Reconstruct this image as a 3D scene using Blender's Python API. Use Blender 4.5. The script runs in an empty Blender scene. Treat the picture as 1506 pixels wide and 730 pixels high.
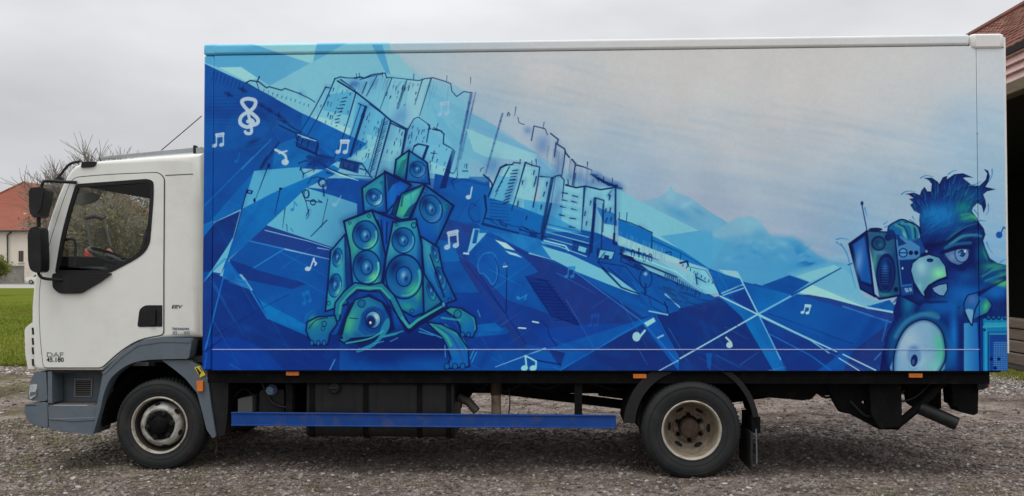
import bpy, bmesh, math, random
import numpy as np
from mathutils import Vector, Matrix
from mathutils.geometry import tessellate_polygon
random.seed(11)
# ---- photo-pixel <-> place helpers (photo is 1506 x 730) -------------------
PW, PH, FPX = 1506.0, 730.0, 1450.0
CAM = (0.0, -8.05, 1.67)
YAW, PITCH = math.radians(2.5), math.radians(1.38)   # turned a little left, tipped a little up
_cy, _sy, _cp, _sp = math.cos(YAW), math.sin(YAW), math.cos(PITCH), math.sin(PITCH)
C_R = (_cy, _sy, 0.0)
C_F = (-_sy * _cp, _cy * _cp, _sp)
C_U = (_sy * _sp, -_cy * _sp, _cp)
def ray(px, py):
    a, b = (px - PW / 2) / FPX, (PH / 2 - py) / FPX
    return tuple(C_F[i] + a * C_R[i] + b * C_U[i] for i in range(3))
def at(px, py, Y=0.0):
    """point where the sight line of a photo pixel meets the upright plane y = Y"""
    d = ray(px, py); t = (Y - CAM[1]) / d[1]
    return (CAM[0] + t * d[0], Y, CAM[2] + t * d[2])
def on_ground(px, py, Z=0.0):
    d = ray(px, py); t = (Z - CAM[2]) / d[2]
    return (CAM[0] + t * d[0], CAM[1] + t * d[1], Z)
def proj(x, y, z):
    v = (x - CAM[0], y - CAM[1], z - CAM[2])
    dp = lambda a: sum(a[i] * v[i] for i in range(3))
    w = dp(C_F)
    return (PW / 2 + FPX * dp(C_R) / w, PH / 2 - FPX * dp(C_U) / w)
# ---- camera, sky, sun, exposure -------------------------------------------
scene = bpy.context.scene
COL = scene.collection
_cam = bpy.data.cameras.new('camera'); _cam.sensor_width = 36.0; _cam.lens = 36.0 * FPX / PW
_cam.clip_start, _cam.clip_end = 0.05, 3000.0
camera = bpy.data.objects.new('camera', _cam); COL.objects.link(camera)
camera.matrix_world = Matrix(((C_R[0], C_U[0], -C_F[0], CAM[0]), (C_R[1], C_U[1], -C_F[1], CAM[1]), (C_R[2], C_U[2], -C_F[2], CAM[2]), (0, 0, 0, 1)))
scene.camera = camera
SUN_EL, SUN_AZ = math.radians(68), math.radians(205)      # high, behind the photographer; veiled by cloud
world = bpy.data.worlds.new('World'); scene.world = world; world.use_nodes = True
wn, wl = world.node_tree.nodes, world.node_tree.links
for n in list(wn): wn.remove(n)
wo = wn.new('ShaderNodeOutputWorld'); bg = wn.new('ShaderNodeBackground'); bg.inputs['Strength'].default_value = 0.1
sk = wn.new('ShaderNodeTexSky'); sk.sky_type = 'NISHITA'; sk.sun_disc = False; sk.sun_elevation = SUN_EL; sk.sun_rotation = SUN_AZ
hs = wn.new('ShaderNodeHueSaturation'); hs.inputs['Saturation'].default_value = 0.25; wl.new(sk.outputs[0], hs.inputs['Color'])
# closed cloud deck: brighter overhead than at the horizon, faint soft structure
tc = wn.new('ShaderNodeTexCoord'); sx = wn.new('ShaderNodeSeparateXYZ'); wl.new(tc.outputs['Generated'], sx.inputs[0])
mr = wn.new('ShaderNodeMapRange'); mr.inputs[1].default_value, mr.inputs[2].default_value, mr.inputs[3].default_value, mr.inputs[4].default_value = 0.0, 1.0, 5.0, 17.6
wl.new(sx.outputs[2], mr.inputs[0])
nz = wn.new('ShaderNodeTexNoise'); nz.inputs['Scale'].default_value = 3.4; nz.inputs['Detail'].default_value = 5; nz.inputs['Roughness'].default_value = .5
mp = wn.new('ShaderNodeMapping'); mp.inputs['Scale'].default_value = (1, 1, 3.0); wl.new(tc.outputs['Generated'], mp.inputs[0]); wl.new(mp.outputs[0], nz.inputs['Vector'])
nm = wn.new('ShaderNodeMapRange'); nm.inputs[1].default_value, nm.inputs[2].default_value, nm.inputs[3].default_value, nm.inputs[4].default_value = .3, .7, .86, 1.14
wl.new(nz.outputs[0], nm.inputs[0])
mu = wn.new('ShaderNodeMath'); mu.operation = 'MULTIPLY'; wl.new(mr.outputs[0], mu.inputs[0]); wl.new(nm.outputs[0], mu.inputs[1])
vm = wn.new('ShaderNodeVectorMath'); vm.operation = 'SCALE'; vm.inputs[0].default_value = (.975, .99, 1.03); wl.new(mu.outputs[0], vm.inputs['Scale'])
mx = wn.new('ShaderNodeMix'); mx.data_type = 'RGBA'; mx.inputs['Factor'].default_value = .93
wl.new(hs.outputs[0], mx.inputs['A']); wl.new(vm.outputs[0], mx.inputs['B']); wl.new(mx.outputs['Result'], bg.inputs['Color']); wl.new(bg.outputs[0], wo.inputs[0])
_sun = bpy.data.lights.new('sun', 'SUN'); _sun.energy = 1.1; _sun.angle = math.radians(25); _sun.color = (1, .96, .9)
sun = bpy.data.objects.new('sun', _sun); COL.objects.link(sun)
sd = Vector((math.sin(SUN_AZ) * math.cos(SUN_EL), math.cos(SUN_AZ) * math.cos(SUN_EL), math.sin(SUN_EL)))
sun.rotation_euler = sd.to_track_quat('Z', 'Y').to_euler()
scene.view_settings.view_transform = 'Standard'; scene.view_settings.look = 'None'
scene.view_settings.exposure = 0.0; scene.view_settings.gamma = 1.0; scene.view_settings.use_curve_mapping = False
scene.render.engine = 'CYCLES'; scene.cycles.use_denoising = True; scene.cycles.max_bounces = 8; scene.cycles.transparent_max_bounces = 16
# ---- materials -------------------------------------------------------------
def srgb(r, g, b, k=1.0):
    f = lambda c: ((c / 255) / 12.92 if c / 255 <= .04045 else ((c / 255 + .055) / 1.055) ** 2.4)
    return (f(r) * k, f(g) * k, f(b) * k, 1)
def material(name, col, rough=.6, metal=0.0, spec=.5, vary=.0, vscale=6.0, col2=None, bump=0.0, bscale=40.0, coat=0.0, dirt=None, dscale=3.0, damt=.5, emit=0.0, stretch=(1, 1, 1)):
    m = bpy.data.materials.new(name); m.use_nodes = True; N, K = m.node_tree.nodes, m.node_tree.links; p = N['Principled BSDF']
    p.inputs['Roughness'].default_value = rough; p.inputs['Metallic'].default_value = metal; p.inputs['Specular IOR Level'].default_value = spec
    p.inputs['Coat Weight'].default_value = coat; p.inputs['Coat Roughness'].default_value = .08
    c = col if len(col) == 4 else (*col, 1)
    p.inputs['Base Color'].default_value = c
    g = N.new('ShaderNodeNewGeometry'); mapn = N.new('ShaderNodeMapping'); mapn.inputs['Scale'].default_value = stretch; K.new(g.outputs['Position'], mapn.inputs[0]); pos = mapn.outputs[0]
    out = None
    if vary or col2:
        t = N.new('ShaderNodeTexNoise'); t.inputs['Scale'].default_value = vscale; t.inputs['Detail'].default_value = 6; t.inputs['Roughness'].default_value = .65; K.new(pos, t.inputs['Vector'])
        r = N.new('ShaderNodeMapRange'); r.inputs[1].default_value, r.inputs[2].default_value = .32, .68; K.new(t.outputs[0], r.inputs[0])
        mix = N.new('ShaderNodeMix'); mix.data_type = 'RGBA'; K.new(r.outputs[0], mix.inputs['Factor'])
        c2 = (col2 if len(col2) == 4 else (*col2, 1)) if col2 else tuple(x * (1 - vary) for x in c[:3]) + (1,)
        mix.inputs['A'].default_value = c; mix.inputs['B'].default_value = c2; out = mix.outputs['Result']
    if dirt:
        t = N.new('ShaderNodeTexNoise'); t.inputs['Scale'].default_value = dscale; t.inputs['Detail'].default_value = 9; t.inputs['Roughness'].default_value = .7; K.new(pos, t.inputs['Vector'])
        r = N.new('ShaderNodeMapRange'); r.inputs[1].default_value, r.inputs[2].default_value, r.inputs[4].default_value = .5, .72, damt; K.new(t.outputs[0], r.inputs[0])
        mix = N.new('ShaderNodeMix'); mix.data_type = 'RGBA'; K.new(r.outputs[0], mix.inputs['Factor'])
        if out: K.new(out, mix.inputs['A'])
        else: mix.inputs['A'].default_value = c
        mix.inputs['B'].default_value = (*dirt[:3], 1); out = mix.outputs['Result']
        rr = N.new('ShaderNodeMapRange'); rr.inputs[3].default_value, rr.inputs[4].default_value = rough, min(1, rough + .35); K.new(r.outputs[0], rr.inputs[0]); K.new(rr.outputs[0], p.inputs['Roughness'])
    if out: K.new(out, p.inputs['Base Color'])
    if bump:
        t = N.new('ShaderNodeTexNoise'); t.inputs['Scale'].default_value = bscale; t.inputs['Detail'].default_value = 5; K.new(pos, t.inputs['Vector'])
        b = N.new('ShaderNodeBump'); b.inputs['Strength'].default_value = bump; b.inputs['Distance'].default_value = .02; K.new(t.outputs[0], b.inputs['Height']); K.new(b.outputs[0], p.inputs['Normal'])
    return m
def glass(name, tint=(.8, .86, .85), gloss=.12):
    m = bpy.data.materials.new(name); m.use_nodes = True; N, K = m.node_tree.nodes, m.node_tree.links; N.remove(N['Principled BSDF'])
    t = N.new('ShaderNodeBsdfTransparent'); t.inputs[0].default_value = (*tint, 1); g = N.new('ShaderNodeBsdfGlossy'); g.inputs['Roughness'].default_value = .03
    f = N.new('ShaderNodeFresnel'); f.inputs[0].default_value = 1.5; a = N.new('ShaderNodeMath'); a.operation = 'MULTIPLY'; a.inputs[1].default_value = gloss / .04; a.use_clamp = True; K.new(f.outputs[0], a.inputs[0])
    x = N.new('ShaderNodeMixShader'); K.new(a.outputs[0], x.inputs[0]); K.new(t.outputs[0], x.inputs[1]); K.new(g.outputs[0], x.inputs[2]); K.new(x.outputs[0], N['Material Output'].inputs[0])
    return m
# ---- meshes ----------------------------------------------------------------
class MB:
    """collects shapes; build() links them as one mesh object"""
    def __init__(s): s.v, s.f, s.m = [], [], []
    def add(s, vs, fs, mi=0):
        o = len(s.v); s.v += [tuple(v) for v in vs]; s.f += [tuple(i + o for i in f) for f in fs]; s.m += [mi] * len(fs); return s
    def box(s, x0, x1, y0, y1, z0, z1, mi=0):
        return s.add([(x, y, z) for x in (x0, x1) for y in (y0, y1) for z in (z0, z1)], [(0, 1, 3, 2), (4, 6, 7, 5), (0, 4, 5, 1), (2, 3, 7, 6), (0, 2, 6, 4), (1, 5, 7, 3)], mi)
    def prism(s, xz, y0, y1, holes=(), mi=0):
        """a side-view outline (x, z) given thickness from y0 (near) to y1, with holes"""
        loops = [[Vector((x, 0, z)) for x, z in xz]] + [[Vector((x, 0, z)) for x, z in h] for h in holes]
        flat = [p for l in loops for p in l]; n = len(flat); tris = tessellate_polygon(loops)
        def orient(t):
            a, b, c = (flat[i] for i in t); return t if ((b - a).cross(c - a)).y < 0 else t[::-1]
        fs = []
        for t in tris:
            t = orient(tuple(t)); fs.append(t); fs.append(tuple(i + n for i in t[::-1]))
        k = 0
        for l in loops:
            m = len(l); ar = sum(l[i].x * l[(i + 1) % m].z - l[(i + 1) % m].x * l[i].z for i in range(m)); first = l is loops[0]
            for i in range(m):
                a, b = k + i, k + (i + 1) % m
                fs.append((b, a, a + n, b + n) if (ar > 0) == first else (a, b, b + n, a + n))
            k += m
        return s.add([(p.x, y0, p.z) for p in flat] + [(p.x, y1, p.z) for p in flat], fs, mi)
    def tube(s, pts, r, n=8, r1=None, caps=True, mi=0):
        P = [Vector(p) for p in pts]; rings = []; up = Vector((0, 0, 1))
        for i, p in enumerate(P):
            d = (P[min(i + 1, len(P) - 1)] - P[max(i - 1, 0)]).normalized(); u = d.cross(up)
            if u.length < .05: u = d.cross(Vector((0, 1, 0)))
            u.normalize(); w = d.cross(u); rr = r if r1 is None else r + (r1 - r) * i / max(1, len(P) - 1)
            rings.append([p + (u * math.cos(2 * math.pi * k / n) + w * math.sin(2 * math.pi * k / n)) * rr for k in range(n)])
        fs = [(i * n + k, i * n + (k + 1) % n, (i + 1) * n + (k + 1) % n, (i + 1) * n + k) for i in range(len(P) - 1) for k in range(n)]
        if caps: fs += [tuple(range(n))[::-1], tuple(range((len(P) - 1) * n, len(P) * n))]
        return s.add([v for q in rings for v in q], fs, mi)
    def lathe(s, c, prof, n=48, mi=0, close=False):
        """profile (radius, y offset) turned about the axle (y) through c"""
        vs = [(c[0] + r * math.cos(2 * math.pi * k / n), c[1] + y, c[2] + r * math.sin(2 * math.pi * k / n)) for r, y in prof for k in range(n)]
        m = len(prof); fs = [(i * n + k, (i + 1) % m * n + k, (i + 1) % m * n + (k + 1) % n, i * n + (k + 1) % n) for i in range(m if close else m - 1) for k in range(n)]
        return s.add(vs, fs, mi)
    def disc(s, c, r, y0, y1, n=20, mi=0, rz=None, rot=0.0):
        rz = rz or r; pts = []
        for k in range(n):
            a = 2 * math.pi * k / n; x, z = r * math.cos(a), rz * math.sin(a); pts.append((c[0] + x * math.cos(rot) - z * math.sin(rot), c[1] + x * math.sin(rot) + z * math.cos(rot)))
        return s.prism(pts, y0, y1, mi=mi)
    def build(s, name, mats, parent=None, bevel=0.0, seg=2, smooth=35):
        me = bpy.data.meshes.new(name); me.from_pydata(s.v, [], s.f)
        for m in (mats if isinstance(mats, (list, tuple)) else [mats]): me.materials.append(m)
        me.polygons.foreach_set('material_index', s.m)
        if smooth: me.shade_smooth(); me.set_sharp_from_angle(angle=math.radians(smooth))
        me.update(); o = link(name, me, parent)
        if bevel:
            b = o.modifiers.new('bevel', 'BEVEL'); b.width = bevel; b.segments = seg; b.limit_method = 'ANGLE'; b.angle_limit = math.radians(40); b.harden_normals = False
        return o
def link(name, data, parent=None):
    o = bpy.data.objects.new(name, data); COL.objects.link(o)
    if parent is not None: attach(o, parent)
    return o
def world_of(o):
    m = o.matrix_basis.copy()
    return world_of(o.parent) @ o.matrix_parent_inverse @ m if o.parent else m
def attach(o, parent): o.parent = parent; o.matrix_parent_inverse = world_of(parent).inverted()
def tag(o, label=None, cat=None, group=None, kind=None):
    for k, v in (('label', label), ('category', cat), ('group', group), ('kind', kind)):
        if v: o[k] = v
    return o
def thing(name, label, cat, loc=(0, 0, 0), group=None):
    o = bpy.data.objects.new(name, None); COL.objects.link(o); o.location = loc; o.empty_display_size = .2
    return tag(o, label, cat, group, 'thing')
def copy_tree(o, parent=None):
    c = o.copy(); COL.objects.link(c)
    if parent is not None: c.parent = parent
    for ch in list(o.children): copy_tree(ch, c)
    return c
def P(pts, Y): return [(lambda q: (q[0], q[2]))(at(x, y, Y)) for x, y in pts]
def sm(pts, n=4): return smooth(pts, n, True)
def rounded(pts, r, n=4):
    """round the corners of an outline by distance r (a number, or one per corner)"""
    out = []; m = len(pts)
    for i in range(m):
        ri = r[i] if isinstance(r, (list, tuple)) else r
        p, a, b = Vector(pts[i]), Vector(pts[i - 1]), Vector(pts[(i + 1) % m]); da, db = a - p, b - p; k = min(ri, da.length * .48, db.length * .48)
        if k < 1e-4: out.append(tuple(p)); continue
        s, e = p + da.normalized() * k, p + db.normalized() * k
        for j in range(n + 1): t = j / n; out.append(tuple(s * (1 - t) ** 2 + p * 2 * t * (1 - t) + e * t * t))
    return out
def text_mesh(txt, size, mat, name, parent, x, y, z, shear=0.0, bold=0.0, sx=1.0):
    cu = bpy.data.curves.new(name, 'FONT'); cu.body = txt; cu.size = size; cu.extrude = .0008; cu.shear = shear; cu.offset = bold; cu.resolution_u = 3
    t = bpy.data.objects.new(name, cu); COL.objects.link(t); bpy.context.view_layer.update(); me = bpy.data.meshes.new_from_object(t.evaluated_get(bpy.context.evaluated_depsgraph_get())); bpy.data.objects.remove(t); bpy.data.curves.remove(cu)
    me.transform(Matrix.Translation((x, y, z)) @ Matrix.Rotation(math.pi / 2, 4, 'X') @ Matrix.Diagonal((sx, 1, 1, 1))); me.materials.clear(); me.materials.append(mat)
    return link(name, me, parent)
# ---- mural: a raster worked out stroke by stroke (spray paint on the box side) ----
PXM = 340.0                                   # texels per metre of box wall
MX0, MX1, MZ0, MZ1 = -2.94, 3.64, 0.84, 3.60
TW, TH = int((MX1 - MX0) * PXM), int((MZ1 - MZ0) * PXM)
CV = np.zeros((TH, TW, 3), np.float32)        # row 0 = top, display-referred sRGB 0..255
CLIP = None
_T = [0.0, 0.0, 1.0]
RNG = np.random.RandomState(7)
def tile(x0, y0, s): _T[:] = [x0, y0, s]
def tx(p):
    X, _, Z = at(_T[0] + p[0] / _T[2], _T[1] + p[1] / _T[2])
    return ((X - MX0) * PXM, (MZ1 - Z) * PXM)
def txs(pts): return np.array([tx(p) for p in pts], np.float32)
def wpx(w): return w / _T[2] * PXM / 180.0    # a width in tile pixels -> texels
def _box(x0, y0, x1, y1):
    x0, y0 = max(0, int(x0)), max(0, int(y0)); x1, y1 = min(TW, int(x1) + 1), min(TH, int(y1) + 1)
    return (x0, y0, x1, y1) if x1 > x0 and y1 > y0 else None
def _grid(b):
    return np.meshgrid(np.arange(b[0], b[2], dtype=np.float32) + .5, np.arange(b[1], b[3], dtype=np.float32) + .5)
def _blend(b, cov, col):
    s = np.s_[b[1]:b[3], b[0]:b[2]]
    if CLIP is not None: cov = cov * CLIP[s]
    c = np.asarray(col, np.float32)
    CV[s] += (c - CV[s]) * cov[..., None]
def smooth(pts, n=6, closed=False):
    P = [np.array(p, float) for p in pts]; m = len(P); out = []
    for i in range(m if closed else m - 1):
        g = (lambda k: P[k % m]) if closed else (lambda k: P[min(max(k, 0), m - 1)])
        a, b, c, d = g(i - 1), g(i), g(i + 1), g(i + 2)
        for k in range(n):
            t = k / n
            out.append(.5 * ((2 * b) + (c - a) * t + (2 * a - 5 * b + 4 * c - d) * t * t + (3 * b - a - 3 * c + d) * t ** 3))
    if not closed: out.append(P[-1])
    return [tuple(p) for p in out]
def _cover(P, b, soft):
    gx, gy = _grid(b); ins = np.zeros(gx.shape, bool); dm = np.full(gx.shape, 1e9, np.float32)
    n = len(P)
    for i in range(n):
        ax, ay = P[i]; bx_, by_ = P[(i + 1) % n]
        if ay != by_:
            ins ^= ((ay > gy) != (by_ > gy)) & (gx < (bx_ - ax) * (gy - ay) / (by_ - ay) + ax)
        ex, ey = bx_ - ax, by_ - ay; L = ex * ex + ey * ey + 1e-9
        t = np.clip(((gx - ax) * ex + (gy - ay) * ey) / L, 0, 1)
        np.minimum(dm, (gx - ax - t * ex) ** 2 + (gy - ay - t * ey) ** 2, out=dm)
    d = np.sqrt(dm) * np.where(ins, 1, -1)
    return np.clip(.5 + d / max(soft, 1.0), 0, 1)
def poly(pts, col, a=1.0, soft=0.0, col2=None, g0=None, g1=None, cl=False):
    """flat or two-colour polygon; soft = width of the sprayed edge in tile pixels"""
    if cl: pts = smooth(pts, 5, True)
    P = txs(pts); s = max(1.2, wpx(soft)); b = _box(P[:, 0].min() - s, P[:, 1].min() - s, P[:, 0].max() + s, P[:, 1].max() + s)
    if b is None: return
    cov = _cover(P, b, s) * a; c = np.asarray(col, np.float32)
    if col2 is not None:
        q0, q1 = np.array(tx(g0)), np.array(tx(g1)); v = q1 - q0; gx, gy = _grid(b)
        t = np.clip(((gx - q0[0]) * v[0] + (gy - q0[1]) * v[1]) / (v @ v + 1e-9), 0, 1)[..., None]
        c = c + (np.asarray(col2, np.float32) - c) * t
    _blend(b, cov, c)
def mask(pts, soft=0.0, cl=False):
    global CLIP
    if pts is None: CLIP = None; return
    if cl: pts = smooth(pts, 5, True)
    P = txs(pts); s = max(1.2, wpx(soft)); b = _box(P[:, 0].min() - s, P[:, 1].min() - s, P[:, 0].max() + s, P[:, 1].max() + s)
    CLIP = np.zeros((TH, TW), np.float32); CLIP[b[1]:b[3], b[0]:b[2]] = _cover(P, b, s)
def line(pts, w, col, a=1.0, w1=None, cv=False, soft=0.0, shake=0.0):
    """brush stroke, w -> w1 wide (tile pixels), optionally through a smooth curve"""
    if shake: pts = [(x + RNG.uniform(-shake, shake), y + RNG.uniform(-shake, shake)) for x, y in pts]
    if cv: pts = smooth(pts, 6)
    P = txs(pts); w0 = max(wpx(w), .9) / 2; we = w0 if w1 is None else max(wpx(w1), .5) / 2
    s = max(1.2, wpx(soft)); m = max(w0, we) + s + 1
    b = _box(P[:, 0].min() - m, P[:, 1].min() - m, P[:, 0].max() + m, P[:, 1].max() + m)
    if b is None: return
    gx, gy = _grid(b); cov = np.zeros(gx.shape, np.float32)
    seg = np.hypot(*np.diff(P, axis=0).T); tot = seg.sum() + 1e-9; acc = 0
    for i in range(len(P) - 1):
        (ax, ay), (bx_, by_) = P[i], P[i + 1]
        sb = (int(max(0, min(ax, bx_) - m - b[0])), int(max(0, min(ay, by_) - m - b[1])), int(max(ax, bx_) + m - b[0]) + 1, int(max(ay, by_) + m - b[1]) + 1)
        sl = np.s_[sb[1]:sb[3], sb[0]:sb[2]]; X, Y = gx[sl], gy[sl]
        ex, ey = bx_ - ax, by_ - ay; t = np.clip(((X - ax) * ex + (Y - ay) * ey) / (ex * ex + ey * ey + 1e-9), 0, 1)
        d = np.sqrt((X - ax - t * ex) ** 2 + (Y - ay - t * ey) ** 2); q = (acc + t * seg[i]) / tot
        cov[sl] = np.maximum(cov[sl], np.clip(.5 + (w0 + (we - w0) * q - d) / s, 0, 1)); acc += seg[i]
    _blend(b, cov * a, col)
def lines(lst, w, col, a=1.0, **k):
    for p in lst: line(p, w, col, a, **k)
def ell(c, rx, ry, col, a=1.0, rot=0.0, soft=0.0, ring=None):
    """filled ellipse (or a ring of that width), soft = feathered edge"""
    q = tx(c); rx, ry = wpx(rx), wpx(ry); s = max(1.2, wpx(soft)); m = max(rx, ry) + s + 1 + (wpx(ring) if ring else 0)
    b = _box(q[0] - m, q[1] - m, q[0] + m, q[1] + m)
    if b is None: return
    gx, gy = _grid(b); r = math.radians(rot); u = (gx - q[0]) * math.cos(r) + (gy - q[1]) * math.sin(r); v = -(gx - q[0]) * math.sin(r) + (gy - q[1]) * math.cos(r)
    k = np.sqrt((u / rx) ** 2 + (v / ry) ** 2); g = np.sqrt((u / rx ** 2) ** 2 + (v / ry ** 2) ** 2) / np.maximum(k, 1e-6)
    d = (1 - k) / np.maximum(g, 1e-6)
    if ring: d = wpx(ring) / 2 - np.abs(d)
    _blend(b, np.clip(.5 + d / s, 0, 1) * a, col)
def glow(c, rx, ry, col, a=.6, rot=0.0):
    """airbrushed patch, gaussian"""
    q = tx(c); rx, ry = wpx(rx), wpx(ry); m = max(rx, ry) * 2
    b = _box(q[0] - m, q[1] - m, q[0] + m, q[1] + m)
    if b is None: return
    gx, gy = _grid(b); r = math.radians(rot); u = (gx - q[0]) * math.cos(r) + (gy - q[1]) * math.sin(r); v = -(gx - q[0]) * math.sin(r) + (gy - q[1]) * math.cos(r)
    k = (u / rx) ** 2 + (v / ry) ** 2
    _blend(b, np.exp(-1.6 * k) * a * np.clip(2.2 - np.sqrt(k), 0, 1), col)
def vnoise(h, w, seed):
    r = np.random.RandomState(seed); g = r.rand(h + 2, w + 2).astype(np.float32)
    y = np.linspace(0, h, TH, dtype=np.float32); x = np.linspace(0, w, TW, dtype=np.float32)
    yi, xi = y.astype(int), x.astype(int); fy, fx = (y - yi)[:, None], (x - xi)[None]
    fy, fx = fy * fy * (3 - 2 * fy), fx * fx * (3 - 2 * fx)
    g00, g01, g10, g11 = g[yi][:, xi], g[yi][:, xi + 1], g[yi + 1][:, xi], g[yi + 1][:, xi + 1]
    return (g00 * (1 - fx) + g01 * fx) * (1 - fy) + (g10 * (1 - fx) + g11 * fx) * fy - .5
LC, LC2, MC, SB = (122, 186, 206), (148, 204, 210), (82, 162, 206), (40, 132, 196)
B1, B2, B3, NV, INK = (14, 102, 178), (9, 80, 160), (18, 62, 146), (28, 44, 120), (13, 28, 82)
PALE, NOTE = (172, 208, 226), (172, 192, 206)
def mural_sky():
    K = [(620,90,165,185,195),(700,100,178,184,188),(800,110,187,187,186),(1000,120,190,189,187),(1250,100,189,188,186),(1400,90,188,190,190),
         (1470,100,185,190,193),(700,160,150,174,192),(800,190,156,174,190),(900,230,154,174,190),(1000,220,166,180,190),(1100,210,180,184,187),
         (1200,230,174,182,189),(1300,200,172,184,193),(1420,190,156,180,200),(950,270,145,166,190),(1050,300,152,166,188),(1150,300,150,170,190),
         (1230,300,140,166,190),(1300,280,150,175,195),(1440,300,138,174,200),(1460,380,118,166,205),(1250,345,118,165,202),(1200,340,145,165,190),
         (1150,260,168,181,190),(860,150,182,185,187),(1000,170,186,187,187),(1150,160,188,187,186),(880,300,135,172,200),(1330,140,184,188,190),
         (1475,200,160,184,200),(1475,300,140,174,200),(1080,90,191,190,187),(1180,120,191,190,187),(920,100,189,189,187),(1330,90,190,190,188),(1250,170,188,188,187),(300,300,120,180,205),(500,200,120,180,205),(640,200,135,175,200)]
    st = 8; gy, gx = np.mgrid[0:TH // st + 2, 0:TW // st + 2].astype(np.float32) * st
    num = np.zeros(gx.shape + (3,), np.float32); den = np.zeros(gx.shape, np.float32)
    tile(0, 0, 1)
    for x, y, r, g, b in K:
        q = tx((x, y)); w = 1 / (((gx - q[0]) ** 2 + (gy - q[1]) ** 2) / 1e4 + .8) ** 2
        num += w[..., None] * np.array((r, g, b), np.float32); den += w
    c = num / den[..., None]
    y = np.arange(TH) / st; x = np.arange(TW) / st; yi, xi = y.astype(int), x.astype(int); fy, fx = (y - yi)[:, None, None].astype(np.float32), (x - xi)[None, :, None].astype(np.float32)
    c = c + np.array((0., 1., 1.), np.float32)
    CV[:] = (c[yi][:, xi] * (1 - fx) + c[yi][:, xi + 1] * fx) * (1 - fy) + (c[yi + 1][:, xi] * (1 - fx) + c[yi + 1][:, xi + 1] * fx) * fy
    # long dry-brush streaks falling gently to the right
    tile(0, 0, 1)
    for k in range(760):
        px, py = RNG.uniform(600, 1475), RNG.uniform(75, 380); L = RNG.uniform(40, 190); sl = RNG.uniform(.1, .3)
        dk = RNG.rand() < .5; amp = RNG.uniform(.03, .12) * (.12 if py < 150 and px > 850 else 1)
        line([(px, py), (px + L * .5, py + L * sl * .5 - 1.5), (px + L, py + L * sl)], RNG.uniform(2, 9), (126, 162, 192) if dk else (186, 196, 202), amp, w1=1, soft=6)
def mountains():
    tile(880, 250, 4.057)
    M1, M2 = (128, 174, 199), (88, 160, 202)
    poly([(265,186),(350,165),(415,130),(432,96),(452,130),(540,160),(640,232),(700,272),(740,292),(830,362),(960,420),(1300,560),(1300,740),(660,600),(370,390)], M1, 1, 4, M2, (560,130), (620,560))
    glow((430,150), 30, 60, (140,190,208), .5); glow((520,210), 70, 16, (140,192,210), .6, -25); glow((600,250), 60, 20, (70,150,200), .5, 30)
    glow((480,260), 120, 40, (66,150,200), .55, 25); glow((700,330), 80, 40, (112,178,208), .5, 20); glow((880,330), 80, 40, (140,182,200), .5)
    poly([(370,392),(610,372),(960,420),(1250,600),(1100,740),(700,640)], (74,160,206), .9, 40)
    glow((720,520), 200, 60, (56,148,205), .7, 10); glow((800,430), 120, 30, (110,180,210), .5)
    tile(1080, 250, 4.057)
    poly([(-130,370),(-60,330),(0,292),(60,282),(110,278),(170,330),(220,400),(350,405),(400,430),(440,470),(490,505),(560,545),(680,560),(745,740),(-130,740)], (124,175,202), .92, 16, (76,154,202), (200,340), (260,640))
    glow((90,320), 70, 40, (128,188,210), .6); glow((150,380), 50, 40, (84,160,204), .6)
    poly([(-90,420),(60,398),(220,398),(345,403),(400,430),(445,475),(490,510),(560,545),(300,620),(-140,620)], (70,152,202), .6, 50)
    glow((120,430), 130, 26, (120,180,208), .6); glow((290,440), 70, 24, (126,184,208), .55, 20); glow((380,470), 50, 40, (50,136,196), .6, 40)
    for k in range(26):
        x = RNG.uniform(-40, 470); glow((x, RNG.uniform(420, 560)), RNG.uniform(15, 60), RNG.uniform(8, 20), (52,140,200) if RNG.rand() < .55 else (116,180,208), .35, RNG.uniform(-40, 50))
    glow((480,570), 160, 30, (46,140,202), .6); glow((620,520), 90, 16, (130,184,208), .6)
    poly([(330,620),(560,545),(690,556),(745,740),(500,740)], (118,184,208), .55, 30)
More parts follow.
